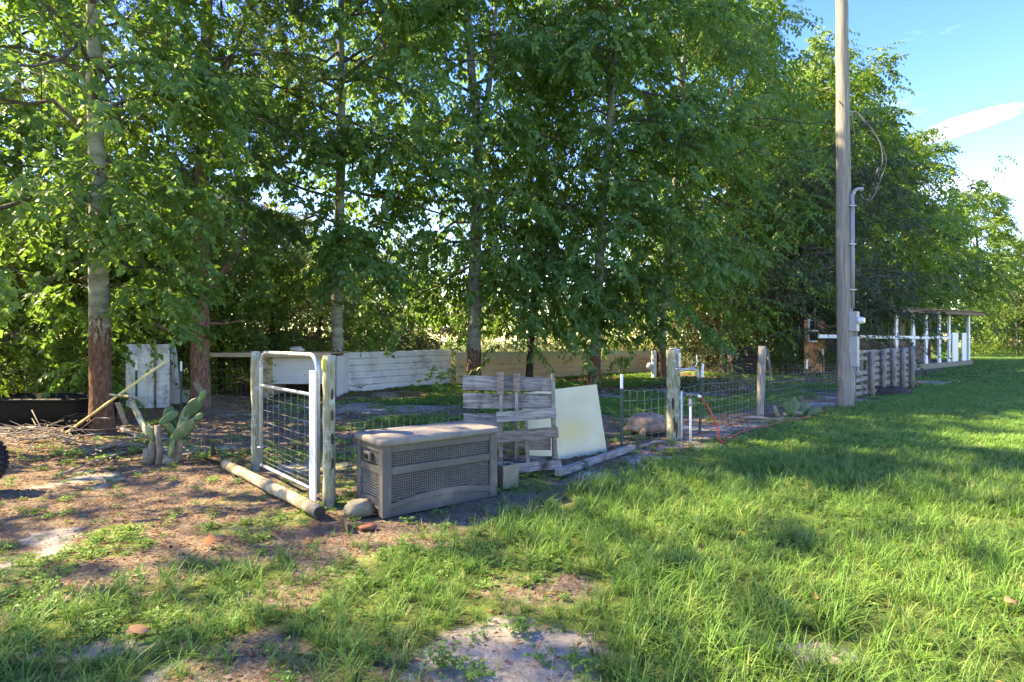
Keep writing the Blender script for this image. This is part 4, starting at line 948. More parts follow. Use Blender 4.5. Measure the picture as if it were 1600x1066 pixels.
# ------------------------------------------------------------------ fence posts
GT = 'green steel fence posts with white tips'
TP = [(-.021, -.004), (.021, -.004), (.021, .003), (.004, .003), (.004, .03), (-.004, .03), (-.004, .003), (-.021, .003)]
def tpost(px, py, ptop, label, dpx=0, Yv=None):
    if Yv is None: X, Y = G(px, py)
    else: Y = Yv; X = PX(px, Y)
    h = PZ(ptop, Y); t = thing('steel_fence_post', label, 'fence post', (X, Y, 0), R(45), group=GT); lx = dpx / F * Y; w = .038
    def seg(z0, z1, mt, nm):
        a = Vector((lx * z0 / h * .7, -lx * z0 / h * .7, z0)); b = Vector((lx * z1 / h * .7, -lx * z1 / h * .7, z1))
        MB().add([Vector(p_) + Vector((q_[0], q_[1], 0)) for p_ in (a, b) for q_ in TP], [tuple(reversed(range(8))), tuple(range(8, 16))] + [(i_, (i_ + 1) % 8, 8 + (i_ + 1) % 8, 8 + i_) for i_ in range(8)]).build(nm, mt, t)
    seg(-.05, h * .8, M['tpost'], 'shaft'); seg(h * .8, h, M['white'], 'white_tip')
    k = MB(); z = .15
    while z < h * .78: k.box((lx * z / h * .7, -.008 - lx * z / h * .7, z), (.012, .012, .012)); z += .06
    k.build('studs', M['tpost'], t, kind='stuff'); return t
tpost(972, 697, 585, 'steel post with white tip standing just right of the cream panel')
tpost(1094, 676, 568, 'slightly leaning steel post with white tip right of the red hose tap', 5)
tpost(1259, 634, 562, 'steel post with white tip between the wooden post and the utility pole', 3)
tpost(1286, 594, 545, 'farther steel post seen against the orange wall, left of the utility pole')
tpost(213, 642, 563, 'dark steel post in front of the curved white panel')
tpost(283, 640, 565, 'steel post with notched white tip next to the pine trunk')

def wire_fence(pts, h, name, label, sp=.15, mt=None, rows=7, sag=.02, seed=0, r=.0022):
    rg = random.Random(seed); p0 = pts[0]; t = thing(name, label, 'wire fence', (p0[0], p0[1], 0)); m = MB(); v = MB()
    P = [Vector((p[0] - p0[0], p[1] - p0[1], 0)) for p in pts]
    dens = []
    for a, b in zip(P[:-1], P[1:]):
        n = max(2, int((b - a).length / sp))
        for i in range(n): dens.append((a.lerp(b, i / n), sag * math.sin(PI * i / n)))
    dens.append((P[-1], 0))
    zz = [h * (i / (rows - 1)) ** 1.15 + .02 for i in range(rows)]
    for z in zz: m.tube([(p.x, p.y, z - s_ * z / h * 2 + rg.uniform(-.004, .004)) for p, s_ in dens], r, 3, False)
    for p, s_ in dens: v.tube([(p.x, p.y, .02), (p.x + rg.uniform(-.006, .006), p.y, h * .5), (p.x, p.y, h - s_ * 2 + .02)], r * .85, 3, False)
    m.build('line_wires', mt or M['wire'], t, kind='stuff'); v.build('stay_wires', mt or M['wire'], t, kind='stuff'); return t
fl = [G(972, 697), G(1050, 684), G(1094, 676), G(1187, 650), G(1259, 634), G(1310, 630)]
wire_fence(fl, .78, 'wire_fence', 'woven wire fence running from the cream panel past the latch post to the utility pole', seed=2)
wire_fence([(-1.62, 5.28), (-1.3, 5.75), (-.62, 6.8)], .74, 'wire_fence', 'short woven wire fence behind the storage box', seed=3, sp=.1, r=.0012)
wire_fence([G(0, 662), G(110, 648), G(213, 642), G(283, 640), G(385, 622)], .98, 'wire_fence', 'woven wire fence in front of the white panels at the left', seed=4, mt=M['wire_rust'], sp=.2, r=.0026)
wire_fence([G(318, 645), G(345, 652), G(375, 655), G(402, 650)], .42, 'wire_fence', 'curled low wire fencing just behind the cactus', seed=5, sp=.07, mt=M['wire_rust'], rows=4, r=.0028)
wire_fence([G(290, 706), G(320, 712), G(350, 712), G(384, 702)], .34, 'wire_fence', 'collapsed low wire mesh between the cactus and the gate', seed=7, sp=.07, mt=M['wire_rust'], rows=4, r=.0026)
wire_fence([G(1310, 592), G(1240, 597), G(1160, 592), G(1120, 596)], .6, 'wire_fence', 'far wire fence across the back of the pen, left of the utility pole', seed=8, sp=.2, r=.004)

# latch post
x, y = G(1052, 686)
lpz = rough_post('latch_post', 'thick cracked wooden post carrying a metal gate latch and a thin white pipe', 'post', x, y, 1.36, .1, M['wood_green'], 21)
MB().box((.055, -.07, 1.30), (.10, .012, .03), Euler((0, 0, .4))).build('strap', M['galv'], lpz, .002)
MB().box((.07, -.085, 1.21), (.045, .014, .22), Euler((0, 0, .35))).build('latch_plate', M['galv'], lpz, .003)
MB().tube([(.0, -.11, 1.075), (.12, -.12, 1.08), (.24, -.12, 1.09), (.31, -.12, 1.12), (.325, -.12, 1.17), (.325, -.12, 1.29)], .0095, 8).build('latch_rod', M['galv'], lpz)
MB().tube([(-.08, -.04, 1.37), (-.03, -.05, 1.385), (.04, -.05, 1.37), (.09, -.05, 1.36)], .014, 8).build('pipe_stub', M['galv'], lpz)
[MB().tube([(.055, -.094, z), (.055, -.1, z)], .011, 8).build('bolt_hole', M['wood_dark'], lpz) for z in (.98, .8)]
rg = random.Random(2)
for (xx, z, s) in ((-.01, .3, .2), (.02, .15, .14), (-.03, .55, .1)): MB().ell((xx, -.088, z), (.022, .02, s), nu=7, nv=6, noise=.15, rng=rg).build('rotten_crack', M['wood_dark'], lpz)
MB().tube([(.105, -.07, 0), (.105, -.07, .74)], .014, 8).build('thin_pipe', M['pvc'], lpz)
# standpipe with tap
x, y = G(1079, 694)
sp = thing('water_tap', 'white standpipe with metal tap and hose coupling, right of the latch post', 'tap', (x, y, 0))
MB().tube([(0, 0, -.03), (0, 0, .60)], .017, 10).build('pipe', M['pvc'], sp)
MB().tube([(0, 0, .56), (0, 0, .60), (0, 0, .605), (0, 0, .66)], [.03, .03, .022, .022], 10).build('adaptor', M['grey_box'], sp)
MB().tube([(0, 0, .65), (0, 0, .74)], .019, 10).build('tap_body', M['brass'], sp)
MB().tube([(-.06, 0, .715), (.06, -.01, .715), (.1, -.02, .70)], .014, 8).build('spout', M['brass'], sp)
MB().tube([(-.09, 0, .76), (-.05, 0, .725), (0, 0, .745), (.03, 0, .735)], .008, 6).build('handle', M['brass'], sp)
MB().tube([(.1, -.02, .70), (.145, -.03, .69)], .019, 10).build('coupling', M['pvc'], sp)
hx = x
pts = [Vector((x + .145, y - .03, .69))] + [P3(a_, b_, y - .02) for a_, b_ in ((1098, 625), (1106, 636), (1114, 652), (1121, 670))]
gpt = [G(1130, 694), G(1150, 681), G(1175, 672), G(1200, 667), G(1225, 660), G(1262, 653), G(1296, 640), G(1330, 628)]
pts += [Vector((PX(1128, y - .02), y - .02, .03))] + [Vector((a_, b_, .022)) for a_, b_ in gpt[1:]]
def smooth_path(p, n=6):
    out = []
    for i in range(len(p) - 1):
        a0 = p[max(i - 1, 0)]; a1 = p[i]; a2 = p[i + 1]; a3 = p[min(i + 2, len(p) - 1)]
        for k in range(n):
            t_ = k / n; out.append(.5 * ((2 * a1) + (a2 - a0) * t_ + (2 * a0 - 5 * a1 + 4 * a2 - a3) * t_ * t_ + (3 * a1 - a0 - 3 * a2 + a3) * t_ ** 3))
    out.append(p[-1]); return out
o = MB().tube(smooth_path(pts), .014, 8).build('garden_hose', M['hose']); tag(o, 'red garden hose hanging from the tap and running along the fence', 'hose')
# wooden post etc.
x, y = G(1187, 651)
rough_post('wooden_post', 'weathered pale wooden post standing by itself midway along the wire fence', 'post', x, y, PZ(541, y), .075, M['wood'], 31, lean=(.05, 0))
x, y = G(1205, 592); o = MB().bar((0, 0, 0), (PX(1199, y) - x, 0, PZ(545, y)), .09, .05, (0, 1, 0)).build('leaning_stake', M['wood'], bevel=.005); o.location = (x, y, 0); tag(o, 'thin leaning stake behind the lone wooden post', 'stake')
# white things near T7
x, y = G(1022, 592)
t = rough_post('white_post', 'stubby white-painted post touching the white-based tree', 'post', x, y, PZ(548, y), .11, M['white_old'], 33)
MB().ell((-.2, -.05, PZ(572, y)), (.12, .1, .14), nu=8, nv=6, noise=.1, rng=rg).build('cap_fitting', M['white_old'], t)
x, y = G(1090, 600); o = MB().tube(smooth_path([Vector((-1.0, 0, .35)), Vector((-.4, 0, .5)), Vector((-.1, 0, .5)), Vector((0, 0, .42)), Vector((0, 0, -.02))]), .045, 8).build('bent_pipe', M['pvc']); o.location = (x, y, 0); tag(o, 'bent white pipe sticking out of the ground behind the latch post', 'pipe')

# ------------------------------------------------------------------ low walls and shelter
def ribbed_sheet(a, b, h0, h1, mt, parent, nm='sheet', z0=0.0, ribs=6, org=(0, 0), amp=.03):
    """vertical profile of horizontal ribs swept from a to b"""
    a = Vector((a[0] - org[0], a[1] - org[1], 0)); b = Vector((b[0] - org[0], b[1] - org[1], 0)); d = (b - a).normalized(); nrm = Vector((d.y, -d.x, 0))
    prof = []
    for i in range(ribs):
        f0 = i / ribs; f1 = (i + 1) / ribs
        g_ = f1 - f0; prof += [(f0, -.03), (f0 + g_ * .09, -.03), (f0 + g_ * .12, amp), (f0 + g_ * .5, amp * .8), (f0 + g_ * .55, amp), (f0 + g_ * .97, amp * .75)]
    prof.append((1, 0))
    vs = []; n = len(prof)
    for s in range(2):
        for (p, hh) in ((a, h0), (b, h1)):
            for f, o_ in prof: vs.append(p + nrm * (o_ - .006 * s) + Vector((0, 0, z0 + hh * f)))
    fs = []
    for i in range(n - 1):
        fs.append((i, n + i, n + i + 1, i + 1)); fs.append((2 * n + i, 2 * n + i + 1, 3 * n + i + 1, 3 * n + i)); fs.append((i, i + 1, 2 * n + i + 1, 2 * n + i)); fs.append((n + i, 3 * n + i, 3 * n + i + 1, n + i + 1))
    return MB().add(vs, fs).build(nm, mt, parent)
wa = G(519, 616); wb = G(703, 599.5)
t = thing('metal_wall', 'low wall of bluish-white ribbed metal sheets behind the gate', 'wall', (wa[0], wa[1], 0))
n = 3
for i in range(n):
    p = (wa[0] + (wb[0] - wa[0]) * i / n, wa[1] + (wb[1] - wa[1]) * i / n); q = (wa[0] + (wb[0] - wa[0]) * (i + 1.03) / n, wa[1] + (wb[1] - wa[1]) * (i + 1.03) / n)
    o = ribbed_sheet(p, q, 1.17 + .012 * i, 1.175 + .012 * i, M['siding_w'], t, org=wa, ribs=6); o.location = (.003 * (i % 2), -.008 * i, 0)
for i in range(5):
    f = (i + .5) / 5; MB().box(((wb[0] - wa[0]) * f, (wb[1] - wa[1]) * f + .07, .55), (.07, .07, 1.1)).build('wall_stake', M['wood'], t)
ta_ = (-1.95, 19.95); tb_ = G(1019, 581.5)
t = thing('metal_wall', 'long low wall of tan ribbed sheets behind the pallets and the cream panel', 'wall', (ta_[0], ta_[1], 0))
n = 5
for i in range(n):
    lerp = lambda f: (ta_[0] + (tb_[0] - ta_[0]) * f, ta_[1] + (tb_[1] - ta_[1]) * f)
    o = ribbed_sheet(lerp(i / n), lerp((i + 1.02) / n), .86 - .01 * i, .85 - .01 * i, M['siding_t'], t, org=ta_, ribs=4); o.location = (0, -.006 * (i % 2), 0)
    o = ribbed_sheet(lerp(i / n), lerp((i + 1.02) / n), .26, .255, M['siding_g'], t, nm='top_sheet', z0=.85 - .01 * i, org=ta_, ribs=1, amp=.01); o.location = (0, -.006 * (i % 2) + .003, 0)
for i in range(7):
    f = (i + .5) / 7; MB().box(((tb_[0] - ta_[0]) * f, (tb_[1] - ta_[1]) * f + .08, .5), (.08, .08, 1.0)).build('wall_stake', M['wood'], t)

# shelter
def lap(mb_parent, x0, x1, y0, z0, z1, n, mt, axis='x', nm='siding_board'):
    for i in range(n):
        zz0 = z0 + (z1 - z0) * i / n; zz1 = z0 + (z1 - z0) * (i + 1) / n + .008
        m = MB()
        if axis == 'x': m.add([(x0, y0 - .014, zz0), (x1, y0 - .014, zz0), (x1, y0, zz1), (x0, y0, zz1), (x0, y0 + .004, zz0), (x1, y0 + .004, zz0)], [(0, 1, 2, 3), (0, 4, 5, 1)])
        else: m.add([(y0 - .014, x1, zz0), (y0 - .014, x0, zz0), (y0, x0, zz1), (y0, x1, zz1), (y0 + .004, x1, zz0), (y0 + .004, x0, zz0)], [(0, 1, 2, 3), (0, 4, 5, 1)])
        m.build(nm, mt, mb_parent)
Ys = 15.3
sx0, sx1 = PX(410, Ys), PX(522, Ys)
t = thing('low_shelter', 'low shelter of white lap siding with a flat tan-edged roof, seen through the gate', 'shelter', (sx0, Ys, 0))
Wd = sx1 - sx0; hR = PZ(557, Ys)
lap(t, .28, Wd, 0, .36, hR, 6, M['siding'])
MB().box((.14, 0, hR / 2), (.28, .05, hR)).build('corner_trim', M['trim'], t, .004)
lap(t, -.55, -.35, .5, 0.0, hR, 8, M['siding_t'], nm='side_board')
MB().box((-.30, .5, hR / 2), (.10, .10, hR)).build('post', M['wood_green'], t)
MB().box((Wd, .05, hR / 2), (.08, .08, hR)).build('post', M['wood'], t)
MB().box((Wd / 2, 1.5, hR / 2), (Wd, .03, hR)).build('back_wall', M['wood_dark'], t)
MB().box((.02, .78, hR / 2), (.03, 1.4, hR)).build('side_wall', M['siding'], t)
MB().box((Wd - .02, .82, hR / 2), (.03, 1.3, hR)).build('side_wall', M['siding'], t)
rx0 = PX(331, Ys) - sx0
MB().box(((rx0 + Wd) / 2, .68, hR + .085), (Wd - rx0, 1.9, .03)).build('roof', M['roof_rust'], t)
MB().box(((rx0 + Wd) / 2, -.285, hR + .045), (Wd - rx0, .03, .11)).build('fascia', M['trim'], t, .004)
# junk on the roof
o = MB().ell((0, 0, .07), (.22, .18, .09), nu=10, nv=6, noise=.2, rng=rg).build('crumpled_sack', M['siding_w']); o.location = (PX(463, 15.9), 15.9, hR + .1); tag(o, 'small pale crumpled sack lying on the shelter roof', 'sack')
litter_r = np.random.default_rng(4)

# left white panels
x, y = G(183, 640)
def curved_sheet(name, label, pts, h, mt, X, Y, topcut=None):
    t = thing(name, label, 'panel', (X, Y, 0)); n = len(pts); vs = []; fs = []
    for s in range(2):
        for i, p in enumerate(pts):
            hh = h if topcut is None else topcut[i]; vs += [(p[0], p[1] + .008 * s, 0), (p[0], p[1] + .008 * s, hh)]
    for i in range(n - 1):
        a_ = 2 * i; b_ = 2 * n + 2 * i; fs += [(a_, a_ + 2, a_ + 3, a_ + 1), (b_, b_ + 1, b_ + 3, b_ + 2), (a_ + 1, a_ + 3, b_ + 3, b_ + 1)]
    MB().add(vs, fs, True).build('sheet', mt, t); return t
t = curved_sheet('plastic_sheet', 'tall slightly curved white plastic panel right of the large brown trunk', [(0, 0), (.25, -.03), (.5, -.04), (.66, -.01), (.76, .06), (.92, .10)], 1.43, M['white_old'], x, 12.9)
o = MB().tube([(.60, -.048, 1.33), (.625, -.052, 1.30), (.60, -.052, 1.27), (.625, -.052, 1.24)], .012, 6).build('brown_mark', M['rust'], t)
MB().bar((.67, -.02, 0), (.67, -.02, 1.52), .045, .03, (0, 1, 0)).build('batten', M['wood_brown'], t)
t = curved_sheet('plastic_sheet', 'torn triangular white sheet with a sharp point, left of the pine trunk', [(0, 0), (.13, .0), (.2, .01), (.27, 0), (.33, .02), (.40, .03)], 1, M['siding_w'], PX(254, 13.7), 13.7, [.95, 1.12, 1.30, 1.52, 1.2, .25])
t = thing('ribbed_offcut', 'low piece of white ribbed sheet between the two white panels', 'panel', (PX(246, 13.9), 13.9, 0)); ribbed_sheet((0, 0), (.22, 0), .42, .42, M['siding'], t, ribs=6)
t = thing('ribbed_offcut', 'low white sheet at the foot of the pine trunk, left side', 'panel', (PX(278, 13.95), 13.95, 0)); ribbed_sheet((0, 0), (.34, 0), .33, .31, M['siding'], t, ribs=2)

# plank stand and yellow pole
t = thing('plank_stand', 'collapsed little stand of grey planks under the yellow pole', 'plank stand', (PX(196, 8.9), 8.9, 0))
def q(px, py, Yq, ox=PX(196, 8.9)): v = P3(px, py, Yq); return Vector((v.x - ox, Yq - 8.9, v.z))
MB().bar(q(206, 628, 8.85), q(231, 680, 8.45), .085, .03, (0, 1, 0)).build('plank', M['wood_green'], t, .004)
MB().bar(q(184, 630, 9.0), q(197, 664, 9.3), .08, .03, (0, 1, 0)).build('plank', M['wood'], t, .004)
MB().bar(q(180, 618, 8.95), q(210, 621, 8.8), .20, .03, (0, .3, 1)).build('top_plank', M['wood_green'], t, .004)
MB().bar(q(216, 681, 8.5), q(186, 668, 9.0), .07, .03, (0, .3, 1)).build('plank', M['wood'], t, .004)
x, y = G(102, 680)
o = MB().tube([(0, 0, .02), Vector((PX(262, 8.95) - x, 8.95 - y, PZ(562, 8.95)))], .021, 10).build('long_pole', M['yellow']); o.location = (x, y, 0); tag(o, 'long yellow pole leaning diagonally across the large left trunk', 'pole')
# brown board at the steel post
o = MB().bar((0, 0, 0), (-.2, .02, .34), .12, .03, (0, 1, 0)).build('brown_board', M['wood_brown'], bevel=.003)
v = P3(281, 612, 11.5); o.location = (v.x, 12.4, .28); tag(o, 'short brown board caught in the wire beside the notched white-tipped post', 'board')

# black tub, crate, tyre
def tub():
    X0, Y0 = PX(-60, 10.1), 10.1; X1 = PX(131, 10.1); Wt = X1 - X0
    t = thing('black_tub', 'long black plastic stock tub lying at the left edge in front of the bushes', 'tub', (X0, Y0, 0))
    def ring(k, z, dep=1.1):
        out = []; rr = .25
        for (cx, cy, a0) in ((Wt - rr - k, dep - rr - k, 0), (rr + k, dep - rr - k, 90), (rr + k, rr + k, 180), (Wt - rr - k, rr + k, 270)):
            for i in range(6): a_ = R(a0 + 18 * i); out.append((cx + rr * math.cos(a_), cy + rr * math.sin(a_), z))
        return out
    rings = [ring(.06, 0), ring(.04, .05), ring(.02, .25), ring(.0, .42)]
    m = MB(); n = 24; vs = [p for r_ in rings for p in r_]; fs = [(i * n + k, i * n + (k + 1) % n, (i + 1) * n + (k + 1) % n, (i + 1) * n + k) for i in range(len(rings) - 1) for k in range(n)]
    fs.append(tuple(reversed(range(n)))); m.add(vs, fs, True).build('body', M['black'], t)
    m = MB(); rings = [ring(0, .42), ring(-.03, .43), ring(-.03, .47), ring(0, .49), ring(.03, .47), ring(.05, .2)]
    vs = [p for r_ in rings for p in r_]; fs = [(i * n + k, i * n + (k + 1) % n, (i + 1) * n + (k + 1) % n, (i + 1) * n + k) for i in range(len(rings) - 1) for k in range(n)]
    fs.append(tuple(5 * n + k for k in range(n))); m.add(vs, fs, True).build('rim', M['black'], t)
tub()
x, y = G(98, 680)
t = thing('black_crate', 'small black plastic crate at the right end of the tub, against the trunk', 'crate', (x, y + .05, 0), .1)
w_ = .40; d_ = .3; h_ = .30
for z in (.02, .1, .19, .28):
    for (c, s) in (((w_ / 2, 0, z), (w_, .015, .03)), ((w_ / 2, d_, z), (w_, .015, .03)), ((0, d_ / 2, z), (.015, d_, .03)), ((w_, d_ / 2, z), (.015, d_, .03))):
        MB().box(c, s).build('slat', M['black'], t)
for c in ((0, 0), (w_, 0), (0, d_), (w_, d_), (w_ / 2, 0), (w_ * .25, 0), (w_ * .75, 0)):
    MB().box((c[0], c[1], .15), (.03, .022, .3)).build('corner', M['black'], t)
MB().box((w_ / 2, d_ / 2, .1), (w_ - .03, d_ - .03, .2)).build('contents', M['wood_dark'], t)
def tyre(X, Y, Ro, w, rz, label):
    t = thing('tyre', label, 'tyre', (X, Y, Ro), rz); prof = [(Ro * .6, -w * .42), (Ro * .8, -w / 2), (Ro * .95, -w * .45), (Ro * .98, -w * .3), (Ro * .985, w * .3), (Ro * .95, w * .45), (Ro * .8, w / 2), (Ro * .6, w * .42), (Ro * .62, 0)]
    n = 40; vs = []; fs = []; m_ = len(prof)
    for i in range(n):
        a_ = 2 * PI * i / n
        for (r_, yy) in prof: vs.append((r_ * math.cos(a_), yy, r_ * math.sin(a_)))
    for i in range(n):
        for k in range(m_): fs.append((i * m_ + k, ((i + 1) % n) * m_ + k, ((i + 1) % n) * m_ + (k + 1) % m_, i * m_ + (k + 1) % m_))
    MB().add(vs, fs, True).build('carcass', M['rubber'], t)
    tr = MB()
    for i in range(34):
        a_ = 2 * PI * i / 34
        for s_ in (-1, 1):
            c = Vector((Ro * .985 * math.cos(a_ + .04 * s_), s_ * w * .25, Ro * .985 * math.sin(a_ + .04 * s_)))
            tr.box(c, (.03, w * .42, .035), Euler((0, -a_, 0)).to_matrix() @ Euler((.35 * s_, 0, 0)).to_matrix())
    tr.build('tread', M['rubber'], t, kind='stuff')
tyre(PX(2, 5.72) - .33, 5.72, .29, .2, R(20), 'black tyre with chunky tread cut by the left edge of the photo')
# grey ribbed scrap
x, y = G(58, 690); t = thing('metal_scrap', 'short grey corrugated scrap lying on the sticks in front of the black tub', 'scrap', (x, y, .05), .2)
for i in range(7): MB().box((i * .045 - .16, 0, .012 * (i % 2)), (.04, .2, .008), Euler((0, .4 if i % 2 else -.4, 0))).build('corrugation', M['galv'], t)
x, y = G(18, 672); o = MB().box((0, 0, .02), (.8, .28, .03)).build('flat_board', M['wood']); o.location = (x, y, .01); o.rotation_euler = (0, 0, .05); tag(o, 'flat grey board lying in front of the black tub', 'board')

# ------------------------------------------------------------------ cactus
def pad_mesh(name, L_, W_, th=.022, tint=.3, parent=None):
    nu, nv = 14, 10; vs = []; fs = []
    m = MB(); m.ell((0, 0, 0), (W_ / 2, th, L_ / 2), nu=14, nv=10)
    m.v = [(v[0] * (1 + .35 * v[2] / L_), v[1], v[2] + L_ / 2) for v in m.v]
    o = m.build(name, M['cactus'], parent); a_ = o.data.attributes.new('tint', 'FLOAT', 'FACE'); a_.data.foreach_set('value', np.full(len(o.data.polygons), tint, np.float32)); return o
def cactus():
    t = thing('prickly_pear', 'prickly pear cactus with dark green pads on woody stems, left of the gate', 'cactus', (-4.30, 7.1, 0)); k = .00238
    c = lambda X_, Y_, dy=0: Vector(((X_ - 850) * k, dy, (735 - Y_) * k))
    rgc = random.Random(5)
    for pts, r in (([(790, 715), (792, 650), (800, 590), (795, 545)], .04), ([(832, 740), (830, 680), (828, 620), (825, 540)], .036), ([(915, 735), (925, 680), (940, 620), (935, 590)], .042), ([(880, 735), (885, 700)], .07), ([(765, 700), (770, 660)], .045)):
        p = [c(*q_, rgc.uniform(-.03, .03)) for q_ in pts]; p[0].z = -.02
        MB().tube(p, [r * rgc.uniform(.9, 1.1) for _ in p], 10, noise=.12, rng=rgc).build('stem', M['cactus_wood'], t)
    for (X_, Y_, L_, W_, an, dy, ti) in [(1050, 390, 75, 34, 25, .0, .95), (1000, 452, 120, 84, 40, .0, .25), (948, 505, 150, 78, 8, -.03, .3), (862, 485, 90, 62, 20, .05, .2), (890, 500, 105, 55, 55, -.07, .6),
                                        (870, 552, 125, 66, -62, -.02, .35), (975, 565, 190, 88, 55, -.05, .25), (1042, 500, 80, 44, 52, -.08, .7), (785, 580, 100, 50, -28, -.04, .4), (905, 640, 130, 60, 4, -.08, .3), (880, 560, 100, 60, 15, .06, .15), (768, 590, 34, 26, -10, -.08, .85), (992, 505, 26, 20, 10, -.08, .95), (940, 590, 100, 66, 30, .03, .2)]:
        o = pad_mesh('pad', L_ * k, W_ * k * .82, .013, ti, t); a_ = R(an); ctr = c(X_, Y_, dy); dd = Vector((math.sin(a_), 0, math.cos(a_)))
        o.location = ctr - dd * L_ * k / 2; o.rotation_euler = Euler((rgc.uniform(-.3, .3), a_, rgc.uniform(-.5, .5)), 'XYZ')
cactus()
x, y = G(1245, 651)
t = thing('prickly_pear', 'small low prickly pear clump at the foot of the fence, left of the utility pole', 'cactus', (x, y, 0)); rgc = random.Random(9)
for (dx, z, L_, W_, an, ti) in [(-.16, .02, .30, .15, -8, .45), (-.02, .05, .28, .18, 10, .6), (.12, .02, .32, .19, 35, .3), (.2, .0, .34, .17, 62, .35), (.0, .0, .2, .14, -40, .4), (-.1, .28, .12, .08, 10, .8)]:
    o = pad_mesh('pad', L_, W_, .018, ti, t); o.location = (dx, rgc.uniform(-.08, .08), z); o.rotation_euler = (rgc.uniform(-.2, .2), R(an), rgc.uniform(-.6, .6))
MB().tube([(-.38, .0, 0), (-.42, .0, .12), (-.45, 0, .22)], [.06, .05, .03], 8, noise=.1, rng=rgc).build('stem', M['cactus_wood'], t)
MB().tube([(-.25, .05, .03), (.0, .05, .07), (.12, 0, .05)], [.05, .05, .03], 8, noise=.1, rng=rgc).build('stem', M['cactus_wood'], t)

# ------------------------------------------------------------------ tortoise
def tortoise():
    t = thing('tortoise', 'large tan tortoise resting on the sand in the pen, left of the latch post', 'tortoise', (PX(1012, 9.35), 9.35, 0), R(-150))
    # local +x is forward (head)
    a, b, h = .37, .275, .235; nu, nv = 48, 14; vs = []; fs = []
    for j in range(nv + 1):
        th = (PI / 2) * j / nv
        for i in range(nu):
            ph = 2 * PI * i / nu; r = math.cos(th) ** .8 if j < nv else 0
            X_, Y_ = a * r * math.cos(ph), b * r * math.sin(ph)
            # scutes: raised centres on a hex-ish layout
            s1 = abs(math.sin(X_ * 17.0 + (0 if abs(Y_) < .09 else 1.4))) ; s2 = abs(math.cos(Y_ * 15)) if abs(Y_) > .06 else 1
            z = h * math.sin(th) ** .8 + .014 * s1 * s2 * (1 if j < nv else .5)
            fl = 1 + (.07 * (1 + .5 * math.cos(ph * 12)) if j == 0 else 0)
            vs.append((X_ * fl, Y_ * fl, .095 + z))
    for j in range(nv):
        for i in range(nu): fs.append((j * nu + i, j * nu + (i + 1) % nu, (j + 1) * nu + (i + 1) % nu, (j + 1) * nu + i))
    for i in range(nu): vs.append((.88 * a * math.cos(2 * PI * i / nu), .88 * b * math.sin(2 * PI * i / nu), .05))
    base = (nv + 1) * nu
    for i in range(nu): fs.append((base + i, base + (i + 1) % nu, (i + 1) % nu, i))
    fs.append(tuple(base + i for i in reversed(range(nu))))
    MB().add(vs, fs, True).build('shell', M['shell'], t)
    # body: one skinned mesh
    V_ = [(0, 0, .1), (.22, 0, .1), (.32, 0, .11), (.40, 0, .125), (.455, 0, .12), (.485, 0, .105), (.22, .17, .1), (.31, .21, .06), (.35, .21, .015), (.22, -.17, .1), (.31, -.21, .06), (.35, -.21, .015),
          (-.22, 0, .1), (-.24, .16, .09), (-.28, .19, .015), (-.24, -.16, .09), (-.28, -.19, .015), (-.36, 0, .06)]
    E_ = [(0, 1), (1, 2), (2, 3), (3, 4), (4, 5), (1, 6), (6, 7), (7, 8), (1, 9), (9, 10), (10, 11), (0, 12), (12, 13), (13, 14), (12, 15), (15, 16), (12, 17)]
    rad = [.1, .09, .045, .05, .05, .03, .055, .05, .05, .055, .05, .05, .09, .06, .055, .06, .055, .02]
    me = bpy.data.meshes.new('body'); me.from_pydata(V_, E_, []); o = bpy.data.objects.new('body', me); COL.objects.link(o); o.parent = t; me.materials.append(M['skin'])
    sk = o.modifiers.new('skin', 'SKIN'); sk.use_smooth_shade = True
    for i, r in enumerate(rad): me.skin_vertices[0].data[i].radius = (r, r)
    me.skin_vertices[0].data[0].use_root = True
    ss = o.modifiers.new('sub', 'SUBSURF'); ss.levels = 2; ss.render_levels = 2
    for s in (-1, 1): MB().ell((.462, s * .036, .138), (.008, .006, .008), nu=8, nv=6).build('eye', M['cable'], t)
tortoise()

# ------------------------------------------------------------------ utility pole
x, y = G(1322, 637)
t = thing('utility_pole', 'tall grey wooden utility pole carrying a conduit and meter boxes', 'utility pole', (x, y, 0))
trunk_mesh([(0, 0, -.1), (-.02, 0, 5), (-.035, 0, 11)], [.172, .148, .115], M['pole'], t, 5, 24, .012, 1.0, name='shaft')
ey = y - .12; cx = PX(1332.5, ey) - x; dyp = -.12
MB().tube([(cx - .005, dyp, PZ(482, ey)), (cx - .008, dyp, PZ(304, ey))], .042, 12).build('conduit', M['pvc_grey'], t)
c2 = PX(1333, ey) - x
MB().tube([(c2, dyp, -.02), (c2, dyp, PZ(574, ey))], .035, 12).build('lower_conduit', M['pvc_grey'], t)
h0 = PZ(306, ey); wh = MB().tube(smooth_path([Vector((cx, dyp, h0 - .06)), Vector((cx, dyp, h0 + .02)), Vector((cx + .05, dyp - .01, h0 + .12)), Vector((cx + .14, dyp - .02, h0 + .15)), Vector((cx + .2, dyp - .03, h0 + .12))], 4), [.038] * 14 + [.048, .052, .04], 10)
wh.build('weatherhead', M['grey_box'], t)
for py in (322, 382, 453):
    z = PZ(py, ey); MB().box((cx - .02, dyp - .002, z), (.15, .1, .02)).build('conduit_strap', M['galv'], t, .003)
bx = PX(1334.5, ey) - x
def ebox(z0, z1, w, d, nm, parent):
    Rz = Euler((0, 0, R(45))); m = MB().box((bx, dyp, (z0 + z1) / 2), (w, d, z1 - z0), Rz); return m.build(nm, M['grey_box'], parent, .008)
mb = ebox(PZ(518, ey), PZ(487, ey), .23, .16, 'meter_box', t)
dirn = Vector((math.cos(R(-45)), math.sin(R(-45)), 0)); ctr = Vector((bx, dyp, PZ(501, ey))) + dirn * .08
